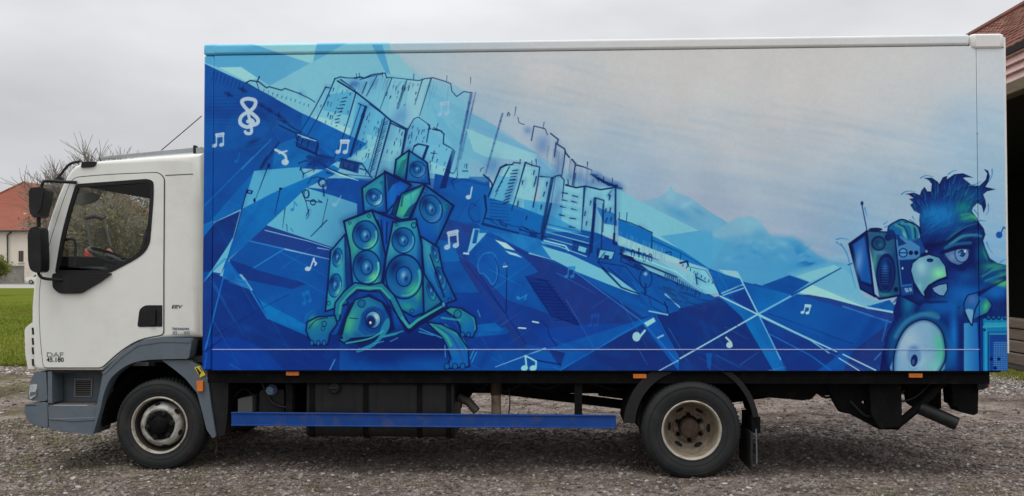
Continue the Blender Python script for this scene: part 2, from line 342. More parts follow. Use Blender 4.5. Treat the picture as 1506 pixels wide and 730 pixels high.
def fields():
    tile(0, 0, 1)
    poly([(293,425),(1000,445),(1320,500),(1320,560),(293,560)], (22,58,144)); poly([(480,260),(720,260),(720,560),(480,560)], (12,76,158))
    # upper left facets
    tile(290, 50, 2.92)
    poly([(15,25),(822,20),(832,75),(960,190),(1168,300),(1168,620),(300,620),(15,120)], LC, 1, 3)
    poly([(830,75),(1000,185),(1168,290),(1168,400),(900,250)], (138,180,198), .6, 40)
    tile(290, 50, 3.648)
    poly([(25,40),(240,36),(605,157),(390,278),(320,235),(235,180),(120,182),(25,150)], MC, 1, 0, (96,170,208), (60,160), (600,150))
    poly([(240,36),(648,30),(622,150),(605,157)], (140,196,206))
    poly([(648,30),(845,28),(622,150)], (90,168,206))
    poly([(25,30),(245,30),(300,75),(25,118)], (110,182,212), .55, 20)
    poly([(118,180),(236,178),(325,238),(262,254)], LC2)
    tile(480, 80, 3.648)
    poly([(245,-50),(300,-50),(345,108),(318,100)], (84,162,206))
    poly([(315,0),(385,5),(430,60),(520,155),(345,112)], (134,190,205))
    poly([(500,160),(720,290),(912,385),(912,440),(650,330)], (112,168,200), .8, 8)
    poly([(520,190),(700,320),(660,370),(912,520),(912,640),(560,420)], (118,184,208), .9, 4)
    poly([(560,260),(720,480),(690,510),(600,380)], (96,166,206), .8, 3)
    poly([(660,355),(912,470),(912,560),(780,470)], (146,200,208), .9, 4)
    # the city block: pale ground for the drawn towers
    poly([(-60,240),(45,130),(180,120),(320,110),(520,130),(660,150),(770,210),(700,600),(620,730),(-60,640)], (110,180,208), .55, 12)
    for p, c in (([(40,130),(160,200),(100,440),(-60,390),(0,220)], (120,190,210)), ([(0,215),(150,200),(120,330),(-20,300)], (86,168,208)),
                 ([(-60,330),(0,345),(130,400),(120,440),(-60,380)], (150,204,212)), ([(160,210),(340,350),(240,640),(120,560)], (96,176,210)),
                 ([(170,270),(210,280),(140,520),(110,500)], (74,158,206)), ([(215,430),(420,480),(390,580),(230,560)], (128,194,210)),
                 ([(180,520),(260,490),(200,580),(130,560)], (138,200,210)),
                 ([(350,120),(440,130),(400,380),(330,340)], (126,188,208)), ([(440,130),(560,130),(500,330),(420,400)], (140,190,205)),
                 ([(470,340),(690,510),(640,700),(410,560)], (104,176,210)), ([(540,480),(690,500),(650,620),(560,580)], (110,182,212)),
                 ([(540,570),(650,610),(640,660),(540,630)], (138,200,212))): poly(p, c, .9, 3)
    glow((150,160), 40, 30, (70,110,175), .7); glow((250,150), 40, 60, (80,140,196), .5, 20); glow((400,330), 50, 60, (84,130,186), .6, 15); glow((190,180), 30, 50, (90,150,200), .5)
    # big blue lower-left
    tile(290, 50, 3.648)
    poly([(25,153),(150,212),(262,262),(560,425),(660,470),(870,585),(690,730),(540,720),(400,860),(25,1030)], B2, 1, 0, (6,76,156), (200,300), (200,720))
    poly([(560,425),(660,470),(912,590),(780,690),(740,680),(560,520)], (22,100,180))
    glow((120,420), 190, 40, (14,64,140), .6, 12); glow((330,430), 120, 22, (20,56,130), .7, 28); glow((480,500), 160, 40, (30,110,180), .5, 20)
    poly([(25,470),(220,440),(440,500),(330,600),(25,640)], (12,92,170), .5, 20)
    poly([(520,560),(640,620),(660,640),(560,730),(400,730),(420,600)], (30,120,190), .7, 10)
    # lower-left shards
    tile(290, 230, 4.295)
    poly([(30,-20),(1000,-80),(900,60),(600,60),(360,95),(60,440),(30,440)], (8,84,162), .0)
    poly([(75,420),(362,92),(285,330),(120,410)], (14,102,178))
    line([(40,318),(355,0)], 6, (40,128,196), .8)
    poly([(360,92),(650,68),(705,133),(530,205),(283,332)], (84,168,206))
    poly([(283,332),(530,205),(700,134),(860,55),(900,80),(860,120),(690,200),(480,400),(350,520),(205,645),(150,745),(228,520)], (18,116,190), 1, 0, (14,104,182), (600,200), (200,650))
    poly([(690,196),(860,214),(1000,250),(1000,380),(858,340)], (10,84,164))
    poly([(690,200),(860,250),(1010,300),(1010,640),(700,540),(440,432),(480,400)], (98,180,210))
    poly([(115,415),(272,345),(225,520),(85,730),(30,790),(30,520)], (26,46,122))
    poly([(30,440),(75,420),(112,415),(30,525)], (14,104,184))
    poly([(30,730),(85,728),(150,740),(30,900)], (16,80,165))
    poly([(228,508),(186,655),(82,732),(150,640)], (98,178,208))
    poly([(440,436),(900,590),(900,680),(560,585),(335,532)], (34,56,140))
    poly([(330,535),(560,585),(900,668),(900,740),(200,740),(205,650)], (8,82,164))
    poly([(205,652),(480,745),(240,745)], (28,52,136))
    poly([(480,745),(900,700),(900,900),(300,760)], (10,84,166), .9)
    line([(428,467),(700,535),(860,585)], 5, (150,205,226), .9); line([(330,535),(550,585)], 8, (50,130,205)); line([(550,585),(880,660)], 10, (130,190,228), .95, 4); line([(340,715),(550,585)], 7, (46,130,205))
    line([(760,578),(890,602)], 6, PALE, .9, 2)
    tile(290, 380, 4.295)
    poly([(300,60),(900,60),(900,500),(690,440),(395,268),(310,140)], (9,84,166))
    poly([(205,15),(400,80),(690,160),(600,195),(310,135)], (30,50,134))
    poly([(185,0),(335,190),(180,128),(160,115)], (22,112,192))
    poly([(400,268),(610,195),(860,120),(860,330),(700,420)], (12,90,172), .5)
    poly([(160,122),(330,190),(445,382),(700,490),(900,480),(900,760),(20,760),(20,700)], (27,50,132), 1, 0, (24,46,126), (200,200), (500,560))
    poly([(30,160),(85,85),(165,118),(40,600),(25,600)], (30,48,130))
    poly([(170,0),(190,0),(95,90),(30,165),(85,80)], (60,150,206))
    poly([(25,560),(100,490),(260,500),(420,570),(600,760),(25,760)], (24,62,156), .8, 10)
    poly([(330,190),(395,268),(445,382),(700,492),(700,425),(398,266)], (20,118,192))
    line([(165,118),(45,600)], 9, (30,120,200)); line([(60,600),(36,760)], 8, (30,100,190), .8)
    line([(300,140),(445,382)], 9, (40,132,206), 1, 6); lines([[(165,112),(300,145)],[(165,125),(320,170)],[(200,148),(330,192)]], 5, (46,134,206))
    line([(110,490),(400,318),(580,228)], 5, INK, .5); line([(30,600),(170,500)], 20, (20,34,100), .6, 8)
    line([(835,710),(870,640)], 6, (70,150,210)); glow((520,500), 260, 60, (24,40,118), .6)
def fields_mid():
    tile(660, 300, 2.92)
    # dark ground sweeping to the right under the city
    poly([(-60,-130),(80,-100),(180,-60),(390,0),(560,90),(900,240),(1168,420),(1168,730),(-420,730),(-300,560),(-100,300)], (12,78,160))
    poly([(-40,-60),(60,-100),(230,-60),(440,40),(430,150),(150,90),(-60,60)], (18,98,178), .8)
    poly([(-90,40),(110,100),(70,222),(45,245),(-40,230)], (40,54,138))
    poly([(-60,150),(20,165),(48,246),(-30,262)], (18,112,188)); poly([(-40,250),(50,246),(130,380),(-60,380)], (14,84,164))
    poly([(70,222),(115,275),(250,470),(335,605),(300,620),(130,380),(45,246)], (40,50,130))
    poly([(-40,380),(130,380),(300,620),(-40,640)], (24,60,146))
    poly([(120,130),(200,150),(330,230),(385,292),(330,312),(410,465),(245,410),(120,280)], (9,86,168))
    poly([(200,150),(350,212),(540,290),(835,482),(780,512),(560,520),(330,312),(385,292),(310,215)], (34,48,132))
    poly([(245,410),(410,465),(560,522),(780,512),(430,622),(330,602),(130,380),(120,280)], (32,54,142))
    poly([(330,312),(420,330),(560,520),(440,480)], (16,48,124))
    for k in range(13):
        y = 325 + k * 14.5; x0, x1 = 345 + k * 9, 432 + k * 10.2; line([(x0, y), (x1, y + 6 - k * .5)], 3, (8,28,88), .8, shake=1)
    lines([[(330,312),(440,480)],[(440,480),(562,522)],[(562,522),(420,335)],[(330,312),(420,330)]], 5, (12,34,96), .9)
    poly([(115,82),(400,155),(450,235),(350,212),(180,122)], (36,124,194))
    poly([(400,180),(520,216),(700,300),(825,392),(785,384),(550,292),(440,236)], (112,186,210))
    poly([(540,290),(785,384),(880,466),(835,486)], (12,88,168))
    poly([(690,180),(1000,320),(1168,415),(1060,430),(950,472),(870,430),(760,290),(700,250)], (10,84,164))
    poly([(780,330),(870,360),(960,470),(880,466),(820,390)], (16,92,172))
    # navy floor on the right
    poly([(835,486),(950,470),(1090,428),(1180,420),(1180,730),(480,730),(430,622)], (28,44,122), 1, 0, (26,42,116), (700,600), (1100,500))
    poly([(350,540),(560,520),(780,512),(430,622)], (26,66,156), .9)
    poly([(425,622),(850,488),(890,470),(860,505),(640,612),(475,715),(500,640)], (16,92,178), .9)
    poly([(825,508),(885,482),(1025,730),(985,715)], (14,88,176)); poly([(836,512),(880,488),(888,504),(848,530)], (146,204,220))
    line([(896,576),(920,564)], 8, (120,180,215))
    line([(540,290),(830,505),(1020,720)], 5, (40,122,200), .9); line([(890,480),(1020,720)], 4, (40,122,200), .8)
    line([(480,712),(845,500)], 7, (26,110,196)); line([(900,718),(1180,566)], 5, (132,184,228), .95); line([(930,388),(1010,460),(1092,522)], 7, (150,204,230), .95, 2)
    line([(200,700),(415,620)], 3, (120,180,225), .9, 6); line([(115,560),(240,545)], 20, (20,100,180), .8, 30); poly([(110,520),(200,510),(240,545),(110,545)], (22,110,186), .8)
    poly([(330,650),(420,625),(490,712),(380,700)], (14,86,172)); line([(340,665),(480,690)], 7, (14,32,100), .8)
    line([(115,280),(330,600)], 4, INK, .6); line([(75,255),(250,480)], 4, (16,30,96), .6); line([(250,255),(246,470)], 5, INK, .8); ell((241,263), 10, 12, (60,100,170)); line([(234,270),(250,268)], 5, PALE)
    poly([(165,0),(420,-10),(440,40),(180,40)], (18,92,170), .0)
    # white flashes on the road
    poly([(198,154),(246,168),(286,200),(240,190)], (168,212,222)); poly([(240,200),(290,214),(318,232),(262,216)], (160,208,220), .95)
    line([(345,212),(450,240)], 5, (150,204,224), .9, 2); line([(385,510),(360,505)], 6, PALE); line([(300,532),(330,534)], 6, PALE)
    poly([(105,105),(175,112),(78,218)], (120,190,215)); poly([(112,108),(130,112),(118,170),(100,170)], (26,90,170)); line([(65,212),(84,214)], 8, PALE)
    # ghost shapes
    line([(130,240),(150,215),(185,210),(205,240),(205,320),(185,345),(170,320),(150,300),(130,295),(125,260),(130,240)], 5, (60,130,200), .7, cv=True)
    line([(200,230),(215,300),(195,350)], 4, (14,34,100), .7, cv=True); line([(395,500),(425,530),(430,560),(465,612)], 4, (12,26,86), .8, cv=True)
    line([(120,10),(95,0),(85,40),(110,75),(150,70)], 4, (16,40,110), .7, cv=True)
def fields_right():
    tile(1000, 300, 2.92)
    poly([(120,275),(275,335),(480,385),(640,400),(940,470),(940,735),(0,735),(0,430),(170,395)], (9,80,160))
    poly([(-5,450),(100,424),(170,402),(260,480),(415,735),(-5,735)], (29,44,122))
    poly([(165,282),(240,288),(262,325),(190,300)], (150,196,200), .85, 4); poly([(122,285),(262,322),(275,345),(180,390)], (18,104,182))
    poly([(205,402),(276,368),(330,470)], (34,50,136)); poly([(170,393),(205,400),(335,475),(432,665),(460,735),(412,735),(270,490)], (24,114,188))
    lines([[(178,384),(268,348)],[(185,392),(272,362)]], 6, (110,180,222)); line([(200,382),(262,352)], 3, (20,80,160))
    poly([(278,342),(500,392),(345,478)], (18,108,184)); poly([(345,478),(480,396),(520,396),(905,508),(720,640),(560,590)], (10,84,166), 1, 0, (8,78,160), (400,440), (800,600))
    poly([(352,350),(470,306),(556,336),(480,388)], (10,76,154)); line([(320,345),(480,388)], 5, (24,70,150), .8); poly([(520,392),(560,388),(700,412),(930,462),(925,505),(880,500)], (40,54,136))
    poly([(512,382),(562,345),(700,392),(805,432),(795,446),(640,405)], (152,206,204)); poly([(500,310),(600,278),(662,262),(690,276),(560,336)], (126,192,204), .9)
    poly([(562,345),(700,275),(760,330),(790,400),(920,440),(915,470),(800,445)], (110,178,206), .85, 3); poly([(805,440),(900,412),(925,440),(915,462)], (24,96,172)); line([(800,445),(925,466)], 8, (150,200,225), .9)
    line([(700,440),(905,508)], 7, (60,130,205), .8)
    poly([(350,488),(680,640),(600,735),(470,735)], (29,46,128)); poly([(560,735),(700,640),(720,660),(640,735)], (12,84,168))
    poly([(750,625),(905,508),(870,735),(690,735)], (36,48,124)); line([(380,470),(740,600)], 4, (14,34,100), .5); line([(345,478),(900,505)], 1, B2, .0)
    line([(0,664),(334,474)], 6, (150,200,236)); line([(334,474),(520,372)], 7, (110,180,222)); line([(480,392),(690,276)], 8, (14,76,150), 1, 5); line([(722,262),(738,256)], 5, (20,70,140))
    line([(172,396),(334,474)], 6, (150,205,235)); line([(334,474),(480,545),(672,634)], 9, (140,200,236), 1, 5); line([(345,484),(560,585),(640,640)], 5, (120,190,232), .9)
    line([(246,292),(340,480)], 6, (130,195,228)); line([(340,480),(432,668)], 5, (110,180,226), .9); line([(380,556),(560,650),(650,716)], 6, (30,110,196), .9); line([(700,646),(840,714)], 5, (160,200,235)); line([(682,662),(770,716)], 4, (150,195,232))
    line([(0,425),(102,524)], 5, (150,204,230), .0); poly([(112,640),(138,640),(130,715),(118,700)], (22,92,176), .8); line([(380,716),(450,700)], 4, (80,120,190), .8)
    line([(210,495),(300,570)], 4, (18,32,96), .5); line([(890,500),(868,590)], 8, (60,120,180), .8, 4); line([(835,670),(862,640)], 6, (60,130,190), .8)

def brushwork():
    # dry, slanting coats that show in the flat blues
    tile(0, 0, 1); m = (CV[..., 2] - CV[..., 0] > 55) & (CV[..., 1] < 150)
    global CLIP
    CLIP = m.astype(np.float32)
    for k in range(900):
        x, y = RNG.uniform(300, 1320), RNG.uniform(90, 545); a = math.radians(RNG.choice([28, -38, 62, 20, -60]) + RNG.uniform(-8, 8)); L = RNG.uniform(20, 120); w = RNG.uniform(1.5, 14)
        c = [(10,60,142), (20,104,180), (24,44,120), (14,84,166)][RNG.randint(4)]; line([(x, y), (x + L * math.cos(a), y + L * math.sin(a))], w, c, RNG.uniform(.05, .17), w * .4, soft=RNG.uniform(1, 9))
    for k in range(160):
        x, y = RNG.uniform(300, 1300), RNG.uniform(120, 545); glow((x, y), RNG.uniform(10, 50), RNG.uniform(6, 24), (12,56,136) if RNG.rand() < .5 else (22,98,176), RNG.uniform(.12, .3), RNG.uniform(-60, 60))
    for k in range(70):
        x, y = RNG.uniform(300, 1300), RNG.uniform(300, 540); a = math.radians(RNG.choice([28, -35, 60])); L = RNG.uniform(20, 90); line([(x, y), (x + L * math.cos(a), y + L * math.sin(a))], 1.3, (52,136,206), RNG.uniform(.2, .5), .6)
    CLIP = None
def city():
    I = (10, 32, 88); tile(480, 80, 3.648); 
    def L(p, w=6, a=.9, **k):
        # scratchy pen: a broken main stroke, a thin second pass, a dry tail
        p = [(x + RNG.uniform(-1.5, 1.5), y + RNG.uniform(-1.5, 1.5)) for x, y in p]
        k.setdefault('w1', w * RNG.uniform(.3, 1.1)); line(p, w * RNG.uniform(.85, 1.4), I, a * RNG.uniform(.8, 1), **k)
        if len(p) == 2 and w >= 7: line([(x + w * .8, y) for x, y in p], w * 3.2, (46, 92, 160), .24, w * 2, soft=w * 4)
        if len(p) == 2 and w >= 6:
            (x0, y0), (x1, y1) = p; t0, t1 = RNG.uniform(0, .4), RNG.uniform(.6, 1.08); d = RNG.uniform(-3, 3)
            line([(x0 + (x1 - x0) * t0 + d, y0 + (y1 - y0) * t0), (x0 + (x1 - x0) * t1 + d * 1.5, y0 + (y1 - y0) * t1)], w * .45, I, a * .6, 1)
        elif w >= 6: line([(x + RNG.uniform(-3, 3), y + RNG.uniform(-3, 3)) for x, y in p], w * .4, I, a * .6)
    # roof line of the far row, drawn loose, fading to the right
    L([(45,133),(75,122),(112,128),(150,128)], 8); L([(150,128),(180,122),(205,128),(240,112),(265,106),(315,100),(322,124),(350,124),(432,134)], 8); L([(180,135),(250,118),(300,108)], 5, .7)
    L([(432,134),(495,142),(528,130),(572,125),(640,146),(666,156),(672,198),(700,226),(738,200),(782,206)], 6, .7)
    for p in ([(215,150),(190,212)],[(272,116),(215,225)],[(352,128),(285,300)],[(415,165),(378,292)],[(432,140),(388,290)],[(516,134),(475,272)],[(562,130),(500,330)]): L(p, 6, .8)
    for x in (160, 175, 300, 470, 648, 855 - 80): L([(x, 96 + abs(x - 300) * .06), (x + RNG.uniform(-6, 6), 130 + abs(x - 300) * .06)], 4, .8)
    for x0, y0, x1, y1, w in ((775,208,700,610,10),(800,206,720,560,6)):
        for k in range(8):
            t0, t1 = k / 8, (k + 1) / 8; line([(x0 + (x1 - x0) * t0, y0 + (y1 - y0) * t0), (x0 + (x1 - x0) * t1, y0 + (y1 - y0) * t1)], w + 3 * t0, (40,66,130), .5 + .35 * math.sin(t0 * 3), soft=8)
    # left tower and the stepped block beside it
    L([(47,131),(0,240),(-45,335),(-120,470)], 7); L([(-3,176),(-70,300),(-140,420),(-165,425)], 6); L([(-3,176),(22,182)], 7)
    L([(60,145),(160,205),(270,292),(345,355),(430,400)], 9, .95); L([(75,135),(150,188),(160,205)], 7); L([(160,205),(120,345),(90,440),(40,560)], 7)
    L([(230,268),(262,292),(345,350)], 5, .8); L([(175,265),(215,282)], 7); L([(212,282),(128,545)], 15, .95); L([(185,270),(110,500)], 5, .6); L([(300,350),(222,640)], 5, .7)
    L([(312,340),(232,650)], 7); L([(345,360),(262,660)], 12)
    for k in range(20): t = k / 20; L([(306 - 76 * t, 372 + 270 * t), (332 - 76 * t, 356 + 270 * t)], 5, .7)
    L([(348,372),(425,405),(400,545)], 8); L([(432,402),(402,560)], 13, .95); L([(440,400),(470,346),(492,338),(552,378)], 7); L([(552,380),(538,470)], 6); L([(545,375),(560,400),(545,404)], 6)
    L([(570,402),(612,412),(630,430),(628,480),(682,512)], 7); poly([(676,506),(694,520),(640,720),(606,720)], (18,40,104), .95, 3)
    L([(470,492),(492,480),(548,492),(520,562)], 8); L([(470,492),(458,532)], 6); poly([(536,492),(550,494),(526,566),(512,556)], I, .85)
    L([(598,370),(590,410)], 5); L([(575,395),(622,412)], 4); L([(578,520),(570,560)], 5); L([(562,530),(596,532)], 5); L([(560,595),(556,625)], 5)
    for k in range(9): L([(110 - k * 7, 232 + k * 19), (78 - k * 4 + RNG.uniform(-6, 6), 236 + k * 19)], 6, .85)
    for cx, cy, n in ((40,190,1),(10,260,2),(10,320,2),(262,390,3),(190,320,3),(170,470,2),(392,410,3),(445,430,2),(215,530,2),(400,480,2),(360,160,2),(410,170,3),(330,200,1),(575,560,1),(500,400,2)):
        for k in range(n): x = cx + k * 16 + RNG.uniform(-3, 3); y = cy + RNG.uniform(-8, 8) + k * 5; L([(x, y), (x - 5, y + 20)], 5, .85)
    # foot of the blocks: plinth, kiosk, arch
    L([(40,560),(-60,535),(-150,500),(-165,430)], 8); L([(-100,545),(60,640),(250,660)], 6, .7)
    poly([(90,570),(180,590),(170,640),(85,612)], (20,60,130), .9); poly([(98,578),(120,584),(112,610),(92,604)], (120,190,212)); poly([(128,586),(150,592),(142,618),(122,612)], (110,180,208)); L([(80,560),(190,586),(215,620),(240,660)], 7); L([(180,612),(215,625),(210,650)], 6)
    for k in range(6): L([(-10 + k * 9, 605 + k * 3), (70 + k * 14, 640 + k * 4)], 5, .8); line([(0 + k * 10, 612 + k * 5), (80 + k * 18, 652 + k * 5)], 4, (160,214,220), .9)
    L([(640,620),(680,640),(700,610),(700,660),(670,680),(690,720)], 8, .9, cv=True); L([(745,590),(738,610)], 5); L([(730,626),(758,628)], 5)
    def windows(q, nu, nv, jit=.25, skip=.35):
        # rows of window ticks across a tower face q = top-left, top-right, bottom-right, bottom-left
        for i in range(nu):
            for j in range(nv):
                if RNG.rand() < skip: continue
                u, v = (i + .5 + RNG.uniform(-jit, jit)) / nu, (j + .5 + RNG.uniform(-jit, jit)) / nv
                x = (q[0][0] * (1 - u) + q[1][0] * u) * (1 - v) + (q[3][0] * (1 - u) + q[2][0] * u) * v; y = (q[0][1] * (1 - u) + q[1][1] * u) * (1 - v) + (q[3][1] * (1 - u) + q[2][1] * u) * v
                L([(x, y), (x - 4, y + RNG.uniform(9, 17))], RNG.uniform(3.5, 5.5), RNG.uniform(.5, .9))
    windows([(55,150),(150,205),(95,430),(-20,360)], 4, 7); windows([(225,300),(300,350),(225,600),(150,540)], 3, 8); windows([(355,385),(420,410),(395,540),(320,520)], 3, 4); windows([(455,370),(545,400),(530,480),(440,480)], 3, 3); windows([(560,415),(670,510),(640,640),(545,590)], 3, 4)
    windows([(360,140),(420,145),(385,320),(305,300)], 2, 5, skip=.55); windows([(440,150),(510,150),(480,280),(400,290)], 3, 4, skip=.6); windows([(0,215),(30,200),(-60,400),(-110,380)], 2, 5, skip=.5)
    for k in range(40): x = RNG.uniform(60, 680); y = 128 + abs(x - 300) * .12; L([(x, y + RNG.uniform(0, 10)), (x - RNG.uniform(8, 30), y + RNG.uniform(40, 120))], 4, .16)
    tile(680, 140, 3.648); windows([(345,375),(405,395),(385,590),(300,560)], 3, 7, skip=.5); windows([(430,445),(475,448),(440,640),(400,620)], 2, 6, skip=.4); windows([(560,500),(640,508),(625,720),(535,690)], 3, 7, skip=.6); windows([(670,505),(815,505),(812,560),(668,560)], 5, 2, skip=.3); windows([(770,570),(815,580),(812,700),(762,690)], 2, 4, skip=.2)
    for k in range(30): x = RNG.uniform(160, 820); L([(x, 380 + (x - 160) * .17), (x + RNG.uniform(-4, 4), 360 + (x - 160) * .17)], 4, .6)
    tile(480, 80, 3.648)
    # hill houses on the left shoulder
    tile(290, 50, 3.648)
    L([(262,262),(285,250),(330,258),(372,290),(386,284),(452,302),(470,292),(540,318),(600,345),(632,366)], 6); L([(335,230),(318,262),(330,300)], 6); L([(262,262),(330,300),(420,345)], 5, .6)
    for k in range(11): x = 360 + k * 24; L([(x, 300 + k * 8), (x - 4, 312 + k * 8)], 4, .8)
    L([(552,320),(570,332)], 8)
    for k in range(9): x = 90 + k * 20; L([(x, 200 + k * 9), (x - 12, 250 + k * 8)], 5, .55); 
    for k in range(9): L([(40, 340 + k * 18), (230 + k * 18, 350 + k * 20 - 20), (430, 440 + k * 9)], 4, .28)
    for x, y in ((170,325),(350,385),(440,440),(245,300),(390,410),(470,470)): glow((x, y), 26, 12, I, .7, 30); L([(x - 26, y - 10), (x + 20, y + 12)], 6, .6); L([(x, y - 16), (x - 6, y + 20)], 5, .6)
    L([(440,490),(520,530),(640,570),(650,590),(640,640)], 8); poly([(545,548),(645,580),(632,640),(530,600)], (24,66,138), .7); L([(545,548),(530,600),(632,640),(648,584)], 6); L([(566,565),(556,600)], 6); L([(600,575),(590,612)], 6); line([(560,552),(638,574)], 5, LC2, .9)
    L([(490,490),(560,530)], 8); line([(540,540),(600,560)], 5, (120,190,214)); L([(520,580),(650,650),(745,690),(790,660)], 5, .8); L([(350,710),(440,580)], 16, .9); line([(240,725),(395,568)], 6, (50,130,195), .8)
    glow((300,580), 50, 16, I, .6, -25); L([(260,610),(390,575)], 8, .35)
    glow((640,680), 40, 30, I, .8); 
    for k in range(12): a = RNG.uniform(0, 6.28); L([(640, 680), (640 + 60 * math.cos(a), 680 + 42 * math.sin(a))], 6, .7)
    poly([(770,670),(870,690),(850,745),(760,720)], (18,44,108), .85); L([(770,670),(880,700)], 7)
    # flags, figures, lamp posts on the light shard
    tile(290, 230, 4.295)
    L([(400,75),(440,0)], 18, .9, w1=8); L([(450,55),(365,280)], 6); ell((452,58), 9, 16, I); ell((362,278), 8, 14, I); L([(312,215),(235,510)], 8); poly([(312,208),(355,218),(345,240),(312,235)], I); poly([(324,216),(344,222),(338,232),(322,230)], (60,130,196)); L([(525,205),(488,375)], 6); ell((528,204), 12, 7, I)
    L([(640,45),(760,0)], 8); poly([(690,0),(860,0),(800,60),(720,60)], (30,60,136), .6, 20); L([(655,75),(670,110),(745,80),(735,98)], 6); L([(670,110),(668,138)], 6); L([(655,70),(650,90)], 6)
    for c, r in (((690,240),26),((790,165),26),((735,290),16)): 
        for k in range(3): ell((c[0] + RNG.uniform(-5, 5), c[1] + RNG.uniform(-5, 5)), r * RNG.uniform(.6, 1.1), r, I, .8, ring=5)
    L([(660,220),(690,290),(705,370),(690,395)], 8); L([(690,280),(790,290),(765,275)], 6); L([(705,340),(690,380)], 7); L([(795,180),(800,250)], 12, .8); L([(700,175),(720,140),(760,130),(810,150)], 5)
    L([(555,330),(540,455)], 5); L([(825,270),(785,450)], 5); L([(820,405),(720,505)], 6); L([(565,430),(568,475)], 5); L([(590,455),(610,480)], 4); L([(820,100),(858,115)], 12)
    # ---- right-hand city
    tile(680, 140, 3.648)
    poly([(-60,150),(60,100),(230,200),(420,330),(600,440),(830,500),(830,560),(500,470),(330,380),(120,470),(-60,420)], (104,172,204), .5, 14)
    poly([(20,160),(180,190),(420,320),(200,270)], (104,168,206), .6, 6)
    for p, c in (([(20,180),(150,230),(400,320),(380,360),(120,330),(60,300)], (140,196,206)), ([(230,378),(420,392),(360,640),(150,560)], (132,200,212)), ([(190,430),(300,450),(250,600),(140,560)], (92,174,212)),
                 ([(420,435),(545,445),(530,730),(400,700)], (122,192,212)), ([(330,560),(640,600),(640,740),(330,720)], (74,164,210)), ([(545,490),(830,500),(825,760),(530,700)], (128,198,214)), ([(720,600),(830,640),(830,700),(760,690)], (22,106,184)),
                 ([(330,660),(470,640),(640,730),(380,740)], (60,150,206))): poly(p, c, .85, 3)
    for p, c in (([(110,540),(280,590),(440,650),(430,740),(90,740)], (16,98,178)), ([(400,330),(500,420),(540,440),(420,440)], (110,170,206))): poly(p, c, .9, 3)
    for cx, cy, rx, ry in ((430,270,50,70),(350,190,30,26),(160,380,50,60),(520,380,30,90),(620,440,60,40),(700,470,50,26),(510,560,22,90)): glow((cx, cy), rx, ry, (92,128,180), .65, 12)
    for k in range(26): x = RNG.uniform(390, 700); y = 230 + (x - 390) * .6; L([(x, y), (x - RNG.uniform(2, 14), y + RNG.uniform(60, 130))], 5, .13)
    for k in range(8): t0, t1 = k / 8, (k + 1) / 8; line([(215 - 90 * t0, 100 + 320 * t0), (215 - 90 * t1, 100 + 320 * t1)], 9, (46,74,136), .7 - .3 * t0, soft=7)
    for k in range(6): t0, t1 = k / 6, (k + 1) / 6; line([(50 - 60 * t0, 0 + 260 * t0), (50 - 60 * t1, 0 + 260 * t1)], 10, (52,78,140), .6, soft=8)
    L([(240,110),(245,92),(256,104),(252,112)], 5, .8); L([(288,65),(280,112)], 5, .8); L([(298,120),(304,148),(332,160)], 5, .8); L([(370,244),(384,166),(442,180),(458,214)], 6, .8); L([(440,145),(432,180)], 4, .7)
    L([(474,206),(515,238),(506,262),(548,290),(556,312),(575,334)], 8, .85); L([(502,258),(494,332)], 8, .8); L([(552,300),(545,370),(532,432)], 6, .8); L([(588,344),(605,366),(592,480)], 8, .85); L([(613,375),(650,385),(692,402),(696,416)], 7, .9); L([(672,360),(670,392)], 5)
    for k in range(16): x = 690 + k * 9; y = 425 + k * 4.6; L([(x, y), (x + RNG.uniform(10, 34), y + RNG.uniform(0, 26))], 9, .8)
    L([(606,420),(596,490)], 5, .7); L([(566,455),(568,480),(556,478)], 8); L([(556,482),(610,496),(660,488),(740,506),(800,500),(828,488)], 9, .95); L([(828,486),(822,700)], 11, .95); L([(760,440),(756,470)], 4); L([(806,445),(804,480)], 4); L([(780,540),(800,510)], 7)
    L([(235,374),(205,388),(140,545)], 9, .95); L([(252,385),(180,520)], 6, .8); L([(228,376),(268,372),(275,362),(312,366)], 7); L([(310,345),(308,372)], 5); L([(338,362),(300,500),(262,620)], 9); L([(338,362),(372,374),(416,386),(404,480),(380,600)], 8); L([(374,352),(372,380)], 5); L([(396,345),(398,382)], 5)
    for k in range(11): L([(296 - k * 5, 402 + k * 17), (268 - k * 5 + RNG.uniform(-5, 5), 404 + k * 18)], 7, .9)
    for k in range(6): L([(225 - k * 10, 440 + k * 22), (215 - k * 10, 455 + k * 22)], 4, .7)
    L([(418,436),(480,442)], 7); L([(482,448),(425,735)], 15, .95); L([(480,446),(500,434),(524,430),(545,456),(538,550)], 8); L([(500,440),(450,735)], 4, .5)
    for x, y in ((385,405),(395,440),(388,470),(455,470),(440,520),(425,590),(325,460),(770,610),(795,605),(775,660),(798,660),(690,570),(660,625),(668,680),(790,540),(345,650),(300,570)): L([(x, y), (x - 5, y + 22)], 8, .9)
    for x, y in ((548,525),(605,542),(550,566),(600,574),(540,600),(600,614),(535,645),(592,662),(590,708)): L([(x - 14, y - 3), (x + 14, y + 3)], 7, .9)
    L([(656,492),(638,735)], 10); L([(712,556),(696,735)], 15, .95); L([(710,552),(760,566),(754,735)], 7)
    L([(95,410),(100,395),(115,390)], 5); L([(115,430),(150,460),(158,490),(145,530)], 7, .9, cv=True); L([(120,540),(130,620),(110,690)], 10); L([(0,408),(28,408)], 5); L([(25,370),(22,395)], 5)
    for k in range(7): L([(150, 560 + k * 18), (250, 575 + k * 16)], 5, .45)
    L([(110,690),(300,740)], 12, .8); L([(90,560),(40,620),(60,690),(30,700)], 4, .6)
    # street level
    tile(660, 300, 2.92)
    for k in range(7): line([(420, 85 + k * 12), (600, 130 + k * 13)], 4, (140,204,220) if k % 2 else (20,90,164), .8)
